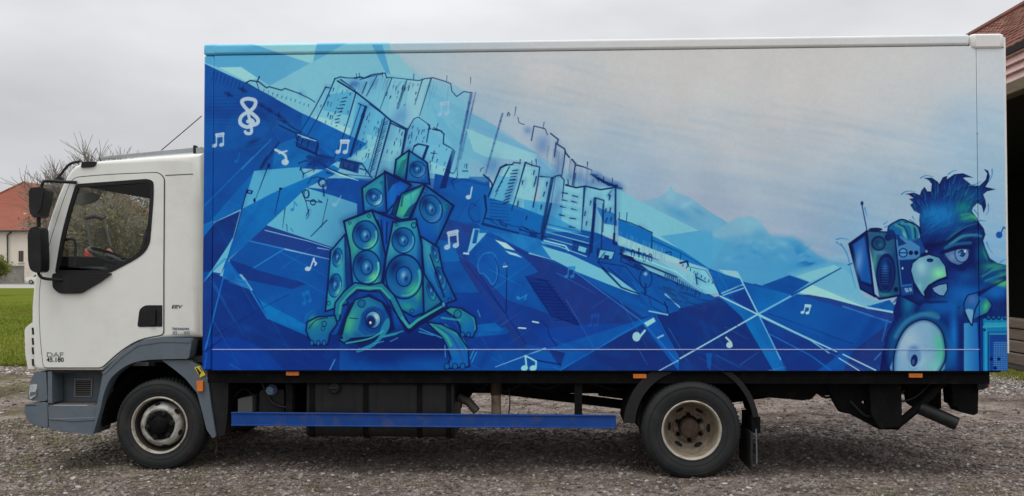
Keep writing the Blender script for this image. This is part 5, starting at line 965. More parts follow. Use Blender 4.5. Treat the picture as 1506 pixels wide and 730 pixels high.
part(MB().disc((lambda p: (p[0], p[2]))(at(128, 293, .55)), .13, .5, .53, 20, rz=.05, rot=.15), 'visor_blade', material('visor_grey', (.12, .12, .115), .6), truck, .01)  # grey oval added as a sun visor blade at the windscreen top
# ---- wheels
def wheel_at(px, py, Y, R, rear, flip=False):
    c = at(px, py, Y); cx, cz = c[0], R - .012
    s = -1 if flip else 1; y0 = (CF + CY - Y - .0) if (flip and not rear) else (BY1 - Y if flip else Y)
    C = (cx, y0, cz); Yp = lambda pr: [(r, s * y) for r, y in pr]
    root = part(MB().lathe(C, Yp([(.236, .03), (.246, .012), (.262, .006), (.30, -.004), (.335, -.008), (R - .028, .004), (R - .012, .016), (R - .003, .032), (R, .05), (R, .19), (R - .003, .205), (R - .03, .232), (.33, .242), (.246, .225), (.236, .21)]), 56), 'wheel', M_RUB, smooth=40)
    tr = MB()
    for k in range(72):
        a = 2 * math.pi * k / 72
        for j in range(4):
            b0, b1 = .045 + j * .04, .045 + j * .04 + .033; da = .03; r0, r1 = R - .004, R + .006; sh = (j % 2) * .04; vs_ = []
            for r in (r0, r1):
                for aa in (a + sh, a + sh + da):
                    for b in (b0, b1): vs_.append((cx + r * math.cos(aa), y0 + s * b, cz + r * math.sin(aa)))
            tr.add(vs_, [(0, 1, 3, 2), (4, 6, 7, 5), (0, 2, 6, 4), (1, 5, 7, 3), (0, 4, 5, 1), (2, 3, 7, 6)])
    part(tr, 'tread', M_RUB, root, smooth=0)
    for rr, yy in ((.285, .001), (.352, -.006)): part(MB().lathe(C, Yp([(rr - .003, yy), (rr - .002, yy - .004), (rr + .002, yy - .004), (rr + .003, yy)]), 56), 'sidewall_rib', M_RUB, root)
    mst = M_RUSTY if rear else M_STEEL
    lip = [(.240, .022), (.243, .006), (.236, .0), (.229, .004), (.226, .014), (.222, .03)]
    part(MB().lathe(C, Yp(lip), 64), 'rim', M_LIP, root, smooth=30)
    if rear:
        part(MB().lathe(C, Yp([(.222, .03), (.213, .045), (.206, .075), (.200, .11), (.19, .14)]), 64), 'rim_well', M_RUSTY, root, smooth=30)
        part(MB().lathe(C, Yp([(.19, .14), (.172, .17), (.15, .19), (.136, .196)]), 64), 'disc', M_RUSTY, root, smooth=30); part(MB().lathe(C, Yp([(.136, .196), (.128, .19), (.0, .19)]), 48), 'hub_flange', M_FLANGE, root, smooth=30)
        hubp, nr, ny, hr, hy = [(.0, .10), (.05, .101), (.072, .108), (.078, .12), (.08, .19)], .106, .19, .166, .176
    else:
        part(MB().lathe(C, Yp([(.222, .03), (.214, .06), (.21, .12), (.2, .14), (.192, .12)]), 64), 'rim_well', M_WELL, root, smooth=30)  # well colour carries painted trench shade as well as brake dust
        part(MB().lathe(C, Yp([(.192, .12), (.186, .07), (.178, .045), (.165, .026), (.142, .014), (.132, .016), (.129, .026), (.0, .026)]), 64), 'disc', M_STEEL, root, smooth=30)
        hubp, nr, ny, hr, hy = [(.0, -.03), (.05, -.03), (.066, -.022), (.074, -.006), (.078, .03)], .106, .022, .176, .042
    part(MB().lathe(C, Yp(hubp), 32), 'hub', M_RUST if rear else M_CHAS, root)
    if not rear: part(MB().lathe(C, Yp([(.0, .016), (.116, .016), (.123, .02), (.123, .03)]), 24), 'nut_plate', M_CHAS, root)
    for k in range(6):
        a = math.radians(10 + 60 * k + (22 if rear else 0)); x, z = cx + nr * math.cos(a), cz + nr * math.sin(a); yb = y0 + s * ny
        part(MB().tube([(x, yb + s * .01, z), (x, yb - s * .018, z), (x, yb - s * .026, z)], .0185, 6), 'wheel_nut', M_CHAS, root)
        if not rear: part(MB().lathe((x, yb, z), Yp([(.0, -.027), (.012, -.027), (.014, -.02), (.022, -.016), (.025, .005)]), 12), 'nut_cap', M_BLACK, root)
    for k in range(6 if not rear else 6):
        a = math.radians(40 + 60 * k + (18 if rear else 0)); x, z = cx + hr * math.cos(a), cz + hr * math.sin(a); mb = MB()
        # painted shade of a hand hole: flat dark oval following the dish slope
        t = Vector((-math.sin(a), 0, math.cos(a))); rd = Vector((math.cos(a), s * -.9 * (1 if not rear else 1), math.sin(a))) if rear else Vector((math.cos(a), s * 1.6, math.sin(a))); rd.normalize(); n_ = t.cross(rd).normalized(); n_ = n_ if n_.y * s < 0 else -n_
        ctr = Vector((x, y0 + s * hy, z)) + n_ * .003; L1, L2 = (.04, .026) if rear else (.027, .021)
        vs_ = [ctr + t * L1 * math.cos(q * .4487989) + rd * L2 * math.sin(q * .4487989) for q in range(14)]; mb.add(vs_, [tuple(range(14)) if (vs_[1] - vs_[0]).cross(vs_[2] - vs_[0]).dot(n_) > 0 else tuple(range(14))[::-1]]); part(mb, 'painted_hand_hole', M_HOLEDARK, root)
    return root
wheel_at(234, 627, .17, .384, False); wheel_at(234, 627, .17, .384, False, True)
wheel_at(1017.5, 633, .015, .397, True); wheel_at(1017.5, 633, .015, .397, True, True)
for y in (.3, 1.95): wheel_at(1017.5, 633, .015, .397, True) if False else part(MB().lathe((at(1017.5, 633, .015)[0], y, .397), [(.22, 0), (.33, -.01), (.385, .01), (.397, .05), (.397, .19), (.385, .23), (.22, .23)], 40), 'inner_tyre', M_RUB)
rx, fx = at(1017.5, 633, .015)[0], at(234, 627, .17)[0]
part(MB().tube([(rx, .2, .397), (rx, 2.3, .397)], .09, 12).tube([(rx, 1.05, .397), (rx, 1.45, .397)], .2, 14), 'rear_axle', M_CHAS); part(MB().tube([(fx, .35, .36), (fx, 2.1, .36)], .06, 10), 'front_axle', M_CHAS)
# ---- chassis and everything under the box
for y in (.74, 1.67): part(MB().prism([(-4.0, .58), (3.1, .60), (3.1, .83), (-4.0, .81)], y, y + .08), 'chassis_rail', M_CHAS)
for k in range(13): x = -2.75 + k * .51; part(MB().box(x, x + .07, .12, BY1 - .12, zb(x) - .095, zb(x) + .022), 'cross_bearer', M_CHAS)
part(MB().prism([(BX0 + .05, zb(BX0) - .012), (BX1 - .05, zb(BX1) - .012), (BX1 - .05, zb(BX1) + .001), (BX0 + .05, zb(BX0) + .001)], .012, BY1 - .012), 'floor_sheet', M_CHAS)
part(MB().tube([at(738, 574, .9), at(850, 587, .9), at(1005, 606, .9)], .042, 8), 'propshaft', M_CHAS)
part(MB().prism(P([(880, 570), (1150, 570), (1150, 582), (1020, 600), (880, 582)], .62), .6, .68), 'leaf_spring', M_CHAS)
for y in (.055, 2.37): part(MB().prism([(BX0 + .03, zb(BX0) - .11), (BX1 - .12, zb(BX1) - .11), (BX1 - .12, zb(BX1) - .012), (BX0 + .03, zb(BX0) - .012)], y, y + .06), 'floor_beam', M_CHAS)
# tank
tk = MB(); tp = rounded([(.13, at(0, 640, .13)[2]), (.72, at(0, 640, .13)[2]), (.72, at(0, 556, .13)[2]), (.13, at(0, 556, .13)[2])], .07, 5)
xa, xb = at(450, 600, .13)[0], at(668, 600, .13)[0]
def xprism(mb, yz, x0, x1): 
    n = len(yz); mb.add([(x0, y, z) for y, z in yz] + [(x1, y, z) for y, z in yz], [tuple(range(n)), tuple(range(n, 2 * n))[::-1]] + [(i, i + n, (i + 1) % n + n, (i + 1) % n) for i in range(n)]); return mb
xprism(tk, tp, xa, xb); tank = part(tk, 'fuel_tank', M_TANK, truck, .012)
cy_, cz_ = .425, sum(z for _, z in tp) / len(tp); ring = lambda f: [(cy_ + (y - cy_) * f, cz_ + (z - cz_) * f) for y, z in tp]
for px in (459, 538, 617, 660): x = at(px, 600, .13)[0]; part(xprism(MB(), ring(1.035), x - .022, x + .022), 'tank_strap', M_CHAS, tank, .004)
for px in (473, 520, 553, 600): x = at(px, 600, .13)[0]; part(xprism(MB(), ring(1.012), x - .008, x + .008), 'tank_seam', M_TANK, tank, .003)
def cap(px, py, Y, r, mat, name, par):
    c = at(px, py, Y); q = part(MB().lathe(c, [(0, -.045), (r * .8, -.045), (r, -.035), (r, 0), (r * 1.2, .005), (r * 1.25, .03)], 16), name, mat, par)
    part(MB().box(c[0] - r * .8, c[0] + r * .8, c[1] - .062, c[1] - .044, c[2] - r * .18, c[2] + r * .18), 'cap_grip', mat, q, .004)
cap(493, 570, .13, .05, M_TANK, 'tank_cap', tank); cap(399, 574, .2, .038, material('blue_cap', (.13, .2, .3), .4), 'fluid_cap', truck)
part(MB().prism(rounded(P([(382, 574), (418, 573), (418, 612), (380, 612)], .22), .02), .22, .62), 'fluid_tank', M_TANK, truck, .02)
part(MB().prism(P([(420, 556), (430, 556), (430, 608), (420, 608)], .1), .1, .2), 'guard_bracket', M_CHAS, truck, .004)
part(MB().prism(rounded(P([(350, 587), (371, 583), (371, 607), (350, 607)], .15), .006), .15, .36), 'battery_box', material('battery_grey', (.09, .088, .084), .6, vary=.2), truck, .008)
part(MB().prism(P([(330, 548), (384, 548), (380, 590), (330, 600)], .5), .45, .7), 'air_tank', M_CHAS, truck, .03)
part(MB().prism(P([(330, 545), (672, 545), (672, 614), (330, 616)], .95), .95, 1.5), 'dark_gap_block', M_CHAS, truck, .03)  # added dark block, hides the bright gaps behind tank and boxes
part(MB().prism(P([(337, 556), (350, 556), (348, 628), (337, 622)], .4), .4, .62), 'mud_panel', M_CHAS, truck, .01)
part(MB().prism(P([(845, 548), (856.5, 548), (856, 612), (845, 612)], .1), .08, .16), 'guard_bracket', M_CHAS, truck, .004)
part(MB().prism(P([(672, 552), (690, 552), (690, 590), (672, 592)], .5), .45, 1.0), 'silencer', M_CHAS, truck, .03)
part(MB().tube([at(676, 585, .35), at(690, 592, .3), at(701, 605, .28)], .036, 12, caps=False).tube([at(676, 585, .35), at(690, 592, .3), at(700, 604, .28)], .030, 12), 'exhaust_pipe', material('exhaust_brown', (.10, .085, .06), .6, vary=.3, vscale=20))
part(MB().tube([at(729.5, 560, .3), at(729.5, 581, .3)], .046, 12), 'rusty_joint', M_RUST); part(MB().tube([at(729.5, 580, .3), at(730, 612, .3)], .041, 12), 'standpipe', material('weathered_beige', (.30, .25, .18), .7, col2=(.12, .06, .03), vscale=16))
part(MB().tube(smooth([at(748, 570, .3), at(750, 590, .28), at(748, 612, .26)], 4), .006, 6), 'hose', M_BLACK)
# blue side guard
gp = [at(340, 606.5, .02), at(906, 611, .02), at(906, 630.5, .02), at(340, 626.5, .02)]
guard = part(MB().prism([(p[0], p[2]) for p in gp], .02, .05), 'side_guard', M_BLUE, truck, .005)
for e in (0, 1):
    a, b = (gp[0], gp[1]) if e == 0 else (gp[3], gp[2]); s = -1 if e == 0 else 1
    part(MB().prism([(a[0], a[2]), (b[0], b[2]), (b[0], b[2] + s * .011), (a[0], a[2] + s * .011)], .012, .03), 'guard_lip', M_BLUE, guard, .003)
gy = BY1 - .05; part(MB().prism([(p[0], p[2]) for p in gp], gy, gy + .03), 'side_guard', M_BLUE, truck, .005)
# hoses and cables slung under the frame
for a_, Y_, r_ in (([(300, 560), (330, 590), (360, 572), (384, 600)], .35, .012), ([(690, 560), (706, 574), (722, 562), (742, 576), (770, 562)], .4, .009), ([(760, 556), (800, 572), (845, 560), (905, 574)], .34, .008), ([(1120, 560), (1150, 580), (1185, 566), (1215, 585), (1250, 572)], .32, .011), ([(1250, 590), (1275, 612), (1300, 600), (1330, 575)], .2, .01), ([(1290, 560), (1310, 590), (1345, 585), (1372, 560)], .22, .008), ([(384, 560), (400, 592), (425, 600)], .19, .01)):
    part(MB().tube(smooth([at(x, y, Y_) for x, y in a_], 5), r_, 7), 'hose', M_BLACK)
for px in (500, 560, 590, 640): part(MB().tube([at(px, 557, .11), at(px, 562, .11)], .012, 6), 'strap_bolt', M_ALU, tank)
# rear wheel wings, flaps
def arc(c, r0, r1, a0, a1, n=14):
    q = [(c[0] + r1 * math.cos(math.radians(a0 + (a1 - a0) * i / n)), c[1] + r1 * math.sin(math.radians(a0 + (a1 - a0) * i / n))) for i in range(n + 1)]
    return q + [(c[0] + r0 * math.cos(math.radians(a0 + (a1 - a0) * i / n)), c[1] + r0 * math.sin(math.radians(a0 + (a1 - a0) * i / n))) for i in range(n, -1, -1)]
cw = (rx, .42)
for y0_, y1_ in ((.035, .075), (BY1 - .075, BY1 - .035)):
    rwg = part(MB().prism(arc(cw, .455, .545, 110, 178), y0_, y1_), 'rear_wheel_wing', M_TANK, truck, .01); part(MB().prism(arc(cw, .50, .545, 8, 70), y0_, y1_), 'rear_wheel_wing', M_TANK, truck, .01)
ys = (.04, .56); sh = MB().prism(arc(cw, .53, .545, 8, 178), .07, .56); part(sh, 'wing_sheet', M_CHAS)
fxp = at(1106, 640, .05)[0]; zf = at(0, 628, .05)[2]
part(MB().box(fxp - .012, fxp + .004, .04, .56, at(0, 682, .05)[2], zf), 'mud_flap', M_RUB, truck, .003); part(MB().tube([at(1112, 631, .04), at(1113, 660, .04), at(1113, 682, .04)], .006, 6), 'flap_edge', M_GREY)
part(MB().box(rx + .49, rx + .56, .06, .5, zf - .01, zf + .12), 'flap_bracket', M_CHAS, truck, .004)
# side marker reflectors
for px, py in ((430, 549.5), (941, 553.5), (1347, 552.5)):
    c = at(px, py, .03); rf = part(MB().box(c[0] - .054, c[0] + .054, .028, .05, c[2] - .018, c[2] + .018), 'side_marker', M_AMBER, truck, .004); part(MB().box(c[0] - .064, c[0] + .064, .04, .056, c[2] - .006, c[2] + .006), 'marker_base', M_CHAS, rf)
# tail lift gear at the back
Tq = lambda pts, Y: P([(1180 + x / 3.175, 500 + y / 3.175) for x, y in pts], Y)
part(MB().prism(Tq([(-250, 146), (60, 146), (300, 146), (300, 250), (105, 262), (70, 250), (45, 278), (0, 284), (-250, 262)], .3), .3, .5), 'lift_subframe', M_CHAS, truck, .01)
part(MB().prism(Tq([(105, 200), (150, 290), (178, 338), (218, 345), (320, 398), (355, 417), (450, 417), (462, 330), (300, 300), (300, 200)], .26), .24, .34, [Tq([(273, 288), (299, 276), (300, 304), (282, 298)], .26)]), 'lift_arm', M_CHAS, truck, .01)
part(MB().prism(rounded(Tq([(300, 200), (450, 200), (455, 400), (350, 410), (310, 340)], .2), .03), .14, .3), 'lift_pump', M_CHAS, truck, .02)
part(MB().tube([at(*[1180 + 430 / 3.175, 500 + 408 / 3.175], .2), at(*[1180 + 560 / 3.175, 500 + 300 / 3.175], .2), at(*[1180 + 690 / 3.175, 500 + 160 / 3.175], .2)], .035, 8), 'lift_strut', M_CHAS)
part(MB().prism(Tq([(470, 150), (650, 150), (650, 320), (620, 330), (545, 330), (500, 300)], .4), .4, .5, [Tq([(578, 296), (606, 276), (608, 300), (590, 306)], .4), Tq([(505, 264), (522, 264), (526, 280), (510, 274)], .4)]), 'lift_bracket', M_CHAS, truck, .006)
part(MB().tube([at(1180 + 545 / 3.175, 500 + 315 / 3.175, .2), at(1180 + 722 / 3.175, 500 + 393 / 3.175, .12)], .055, 20), 'underrun_tube', M_BLACK, truck, .006)
part(MB().prism(rounded(Tq([(680, 150), (812, 150), (808, 338), (790, 349), (725, 334), (714, 310), (694, 302)], .25), .01), .2, .4), 'lift_hinge', M_CHAS, truck, .008)
tl = part(MB().prism(rounded(Tq([(800, 150), (846, 162), (852, 220), (826, 230), (805, 230)], .2), .01), .14, .6), 'tail_lamp', M_BLACK, truck, .008); part(MB().prism(rounded(Tq([(845, 160), (857, 172), (860, 215), (848, 224)], .2), .008), .15, .58), 'red_lens', M_RED, tl, .005)
part(MB().prism(Tq([(500, 150), (830, 146), (850, 156), (830, 170), (500, 175)], .3), .28, BY1 - .3), 'tail_beam', M_CHAS, truck, .006)
# ============================ the place =====================================
def ground_material():
    m = bpy.data.materials.new('gravel'); m.use_nodes = True; N, K = m.node_tree.nodes, m.node_tree.links; p = N['Principled BSDF']; p.inputs['Roughness'].default_value = .95; p.inputs['Specular IOR Level'].default_value = .05
    g = N.new('ShaderNodeNewGeometry'); pos = g.outputs['Position']
    def noise(sc, det=6, ro=.65):
        t = N.new('ShaderNodeTexNoise'); t.inputs['Scale'].default_value = sc; t.inputs['Detail'].default_value = det; t.inputs['Roughness'].default_value = ro; K.new(pos, t.inputs['Vector']); return t.outputs[0]
    def rng(src, a, b, c=0, d=1):
        r = N.new('ShaderNodeMapRange'); r.inputs[1].default_value, r.inputs[2].default_value, r.inputs[3].default_value, r.inputs[4].default_value = a, b, c, d; K.new(src, r.inputs[0]); return r.outputs[0]
    def mix(f, A, B):
        x = N.new('ShaderNodeMix'); x.data_type = 'RGBA'; K.new(f, x.inputs['Factor'])
        for s, v in (('A', A), ('B', B)):
            if isinstance(v, tuple): x.inputs[s].default_value = (*v, 1)
            else: K.new(v, x.inputs[s])
        return x.outputs['Result']
    v = N.new('ShaderNodeTexVoronoi'); v.inputs['Scale'].default_value = 55; K.new(pos, v.inputs['Vector']); sep = N.new('ShaderNodeSeparateColor'); K.new(v.outputs['Color'], sep.inputs[0])
    peb = mix(rng(sep.outputs[0], 0, 1), (.14, .108, .09), (.345, .285, .25)); peb = mix(rng(sep.outputs[1], .9, .94), peb, (.55, .52, .48))
    soil = mix(rng(noise(26), .35, .65), (.092, .067, .054), (.21, .165, .14)); c = mix(rng(noise(1.3), .4, .62), peb, soil)
    c = mix(rng(noise(.7, 7, .7), .5, .6, 0, .75), c, (.37, .315, .27))                        # pale dusty patches
    sx = N.new('ShaderNodeSeparateXYZ'); K.new(pos, sx.inputs[0])
    # mossy, weedy ground towards the lawn on the left
    lf = N.new('ShaderNodeMath'); lf.operation = 'MULTIPLY'; K.new(rng(sx.outputs[0], -2.2, -5.2), lf.inputs[0]); K.new(rng(noise(1.1, 8, .7), .44, .56), lf.inputs[1])
    lf2 = N.new('ShaderNodeMath'); lf2.operation = 'MULTIPLY'; lf2.inputs[1].default_value = .8; K.new(lf.outputs[0], lf2.inputs[0]); c = mix(lf2.outputs[0], c, (.105, .105, .035))
    gm = N.new('ShaderNodeMath'); gm.operation = 'MULTIPLY'; gm.inputs[1].default_value = .5; K.new(rng(noise(.8, 9, .72), .6, .7), gm.inputs[0]); c = mix(gm.outputs[0], c, (.07, .075, .032))
    c = mix(rng(noise(1.5, 9, .75), .5, .62, 0, .85), c, (.06, .043, .034))                     # damp dark earth
    K.new(c, p.inputs['Base Color'])
    h = N.new('ShaderNodeMath'); h.operation = 'ADD'; K.new(v.outputs['Distance'], h.inputs[0]); K.new(noise(90, 3), h.inputs[1])
    b = N.new('ShaderNodeBump'); b.inputs['Strength'].default_value = .9; b.inputs['Distance'].default_value = .012; b.invert = True; K.new(h.outputs[0], b.inputs['Height']); K.new(b.outputs[0], p.inputs['Normal'])
    return m
M_GRAVEL = ground_material()
# one sheet to the horizon, finely dished and rutted near the lorry
def hgt(x, y):
    k = np.exp(-((y - .6) / 6) ** 2 - (x / 9) ** 2) if not isinstance(x, np.ndarray) else np.exp(-((y - .6) / 6) ** 2 - (x / 9) ** 2)
    return k * (.012 * np.sin(x * 1.9 + .7 * np.sin(y * 2.1)) * np.cos(y * 1.5) + .006 * np.sin(x * 5.1 + y * 3.3) + .004 * np.sin(x * 11 - y * 9)) - .006
def axis_pts(fine0, fine1, step, far): 
    a = list(np.arange(fine0, fine1 + 1e-6, step)); d = step; v = fine1
    while v < far: d *= 1.35; v += d; a.append(v)
    d = step; v = fine0; pre = []
    while v > -far: d *= 1.35; v -= d; pre.append(v)
    return np.array(pre[::-1] + a)
gx, gy = axis_pts(-7, 7, .09, 1500), axis_pts(-2.5, 6, .09, 1500); GX, GY = np.meshgrid(gx, gy); GZ = hgt(GX, GY)
W_, H_ = len(gx), len(gy); vv = np.stack([GX, GY, GZ], -1).reshape(-1, 3); ii = np.arange((H_ - 1) * (W_ - 1)); rr_, cc_ = ii // (W_ - 1), ii % (W_ - 1); a_ = rr_ * W_ + cc_
me = bpy.data.meshes.new('ground'); me.from_pydata(vv.tolist(), [], np.stack([a_, a_ + 1, a_ + W_ + 1, a_ + W_], 1).tolist()); me.materials.append(M_GRAVEL); me.shade_smooth()
ground = tag(link('ground', me), 'brown gravel yard with moss and pale dusty stones', kind='structure')
# loose stones
def stones(name, n, x0, x1, y0, y1, s0, s1, seed, pal, label):
    r = np.random.RandomState(seed); x = r.uniform(x0, x1, n); y = r.uniform(y0, y1, n); s = s0 + (s1 - s0) * r.rand(n) ** 3.2
    base = np.array([(1, 0, 0), (-1, 0, 0), (0, 1, 0), (0, -1, 0), (0, 0, 1), (0, 0, -1), (.7, .7, .45), (-.7, .6, .5), (.6, -.7, .5), (-.65, -.7, .4)], np.float32)
    F = [(0, 6, 4), (6, 2, 4), (2, 7, 4), (7, 1, 4), (1, 9, 4), (9, 3, 4), (3, 8, 4), (8, 0, 4), (0, 2, 6), (2, 1, 7), (1, 3, 9), (3, 0, 8)]
    V = base[None] * r.uniform(.6, 1.25, (n, 10, 1)) * s[:, None, None] * np.stack([r.uniform(.7, 1.5, n), r.uniform(.7, 1.5, n), r.uniform(.45, .9, n)], 1)[:, None]
    t = r.uniform(0, 6.28, n); c, q = np.cos(t)[:, None], np.sin(t)[:, None]; X, Y = V[..., 0] * c - V[..., 1] * q, V[..., 0] * q + V[..., 1] * c
    V = np.stack([X + x[:, None], Y + y[:, None], V[..., 2] + (hgt(x, y) + s * .12)[:, None]], -1).reshape(-1, 3)
    FF = (np.array(F)[None] + (np.arange(n) * 10)[:, None, None]).reshape(-1, 3); me = bpy.data.meshes.new(name); me.vertices.add(len(V)); me.vertices.foreach_set('co', V.ravel().astype(np.float32))
    me.loops.add(len(FF) * 3); me.loops.foreach_set('vertex_index', FF.ravel().astype(np.int32)); me.polygons.add(len(FF)); me.polygons.foreach_set('loop_start', np.arange(0, len(FF) * 3, 3, dtype=np.int32))
    for m_ in pal: me.materials.append(m_)
    me.polygons.foreach_set('material_index', np.repeat(r.choice(len(pal), n, p=[.44, .33, .2, .03][:len(pal)]), 12).astype(np.int32)); me.update(); me.validate(); return tag(link(name, me), label, 'gravel', kind='stuff')
PAL = [material('stone_brown', (.20, .158, .137), .9, spec=.1, vary=.4, vscale=30), material('stone_grey', (.30, .268, .25), .9, spec=.1, vary=.35, vscale=30), material('stone_dark', (.085, .073, .065), .9, vary=.3, vscale=30), material('stone_pale', (.50, .47, .42), .85, vary=.2, vscale=30)]
stones('loose_gravel', 70000, -6.2, 6.2, -1.6, 3.2, .004, .024, 3, PAL, 'loose mixed gravel stones around and under the lorry')
stones('scattered_gravel', 16000, -11, 10, 3.2, 11, .008, .03, 5, PAL, 'coarser gravel scattered across the yard behind the lorry')
stones('pale_gravel', 7000, 4.6, 7.4, 5.6, 9.6, .008, .03, 8, [PAL[1], PAL[3], PAL[0], PAL[3]], 'pale coarse gravel in front of the barn opening')
stones('pale_kerb_gravel', 1600, -10.5, -5.5, 7.6, 9.4, .01, .04, 9, [PAL[1], PAL[3], PAL[0], PAL[3]], 'pale stones along the edge of the lawn')
# weeds and lawn
M_GRASS = material('grass_blades', (.10, .17, .016), .8, spec=.1, col2=(.24, .225, .045), vscale=.5); M_WEED = material('weed_blades', (.10, .12, .03), .8, col2=(.17, .155, .07), vscale=2.5)
def blades(name, xs, ys, h0, h1, w, mat, seed, label, z=None):
    r = np.random.RandomState(seed); n = len(xs); t = r.uniform(0, 6.28, n); h = r.uniform(h0, h1, n); lean = r.uniform(.2, .9, n) * h; lt = r.uniform(0, 6.28, n); zz = (hgt(xs, ys) if z is None else np.full(n, z)) + .002
    d = np.stack([np.cos(t), np.sin(t)], 1) * w; V = np.zeros((n, 3, 3), np.float32); V[:, 0] = np.stack([xs - d[:, 0], ys - d[:, 1], zz], 1); V[:, 1] = np.stack([xs + d[:, 0], ys + d[:, 1], zz], 1); V[:, 2] = np.stack([xs + np.cos(lt) * lean, ys + np.sin(lt) * lean, zz + h], 1)
    me = bpy.data.meshes.new(name); me.from_pydata(V.reshape(-1, 3).tolist(), [], (np.arange(n * 3).reshape(-1, 3)).tolist()); me.materials.append(mat); return tag(link(name, me), label, 'grass', kind='stuff')
R_ = np.random.RandomState(9); cx_, cy_w = [], []
for k in range(430):
    x, y = (R_.uniform(-6.2, -2.9), R_.uniform(-1.3, 3)) if R_.rand() < .62 else (R_.uniform(-3, 5), R_.uniform(-1.3, -.1)); n = R_.randint(20, 110); s = R_.uniform(.03, .16); cx_ += list(x + R_.randn(n) * s); cy_w += list(y + R_.randn(n) * s)
blades('weeds', np.array(cx_), np.array(cy_w), .006, .028, .0022, M_WEED, 2, 'small tufts of weeds growing through the gravel')
lx = [(-120, 8.9), (-9.2, 9.1), (-5.6, 9.8), (-2, 10.3), (5.2, 10.6), (5.2, 88), (-160, 92)]
lawn = MB().add([(x, y, .004) for x, y in lx] + [(x, y, -.05) for x, y in lx], [tuple(range(7))]); lo = lawn.build('lawn', material('lawn_turf', (.082, .125, .014), 1.0, spec=0.0, col2=(.15, .15, .03), vscale=.22, bump=.5, bscale=30)); tag(lo, 'green lawn beyond the gravel yard', kind='structure')
nb = 95000; yy = 9.0 + 36 * R_.rand(nb) ** 1.9; xx = -6 - yy * .7 + (yy * .7 + 9) * R_.rand(nb); yy = np.maximum(yy, 9.05 + .125 * np.maximum(xx + 9.2, 0) + .03 * R_.rand(nb)); blades('lawn_grass', xx, yy, .03, .085, .009, M_GRASS, 4, 'short green grass of the lawn with yellow tips', .004)
dd = R_.randint(0, nb, 60); fl = MB()
for k in dd: fl.box(xx[k] - .02, xx[k] + .02, yy[k] - .02, yy[k] + .02, .05, .07)
tag(fl.build('daisies', material('daisy_white', (.8, .8, .74), .8)), 'tiny white daisies dotted over the lawn', 'flowers', kind='stuff')
pth = MB().add([(-200, 92, .008), (60, 88, .008), (60, 122, .008), (-200, 128, .008)], [(0, 1, 2, 3)]).build('path', material('path_gravel', (.36, .34, .31), .95, vary=.15, vscale=.4)); tag(pth, 'pale gravel drive in front of the farmhouse', kind='structure')
verge = MB().add([(-200, 119, .012), (-60, 117.5, .012), (-60, 120, .012), (-200, 123, .012)], [(0, 1, 2, 3)]).build('verge', bpy.data.materials['lawn_turf']); tag(verge, 'narrow grass verge below the old wall', kind='structure')
# ---- old garden wall
wy = 124.0; wl0, wl1 = at(-60, 415, wy), at(33, 415, wy); zt_ = at(20, 392.5, wy)[2]
gw = thing('garden_wall', 'weathered grey concrete garden wall in front of the farmhouse', 'wall', ((wl0[0] + wl1[0]) / 2, wy, 0))
M_WALL = material('old_concrete', (.26, .245, .22), .95, col2=(.13, .125, .11), vscale=.9, bump=.4, bscale=5, dirt=(.09, .09, .075), dscale=.7, damt=.6)
MB().box(wl0[0], wl1[0], wy, wy + .5, -.1, zt_).build('wall_body', M_WALL, gw, .05)
for k in range(7):
    x0 = wl0[0] + (wl1[0] - wl0[0]) * k / 7; x1 = wl0[0] + (wl1[0] - wl0[0]) * (k + 1) / 7 - .06; MB().box(x0, x1, wy - .1, wy + .6, zt_ + .004, zt_ + .16 + .03 * (k % 2)).build('coping', M_WALL, gw, .03)
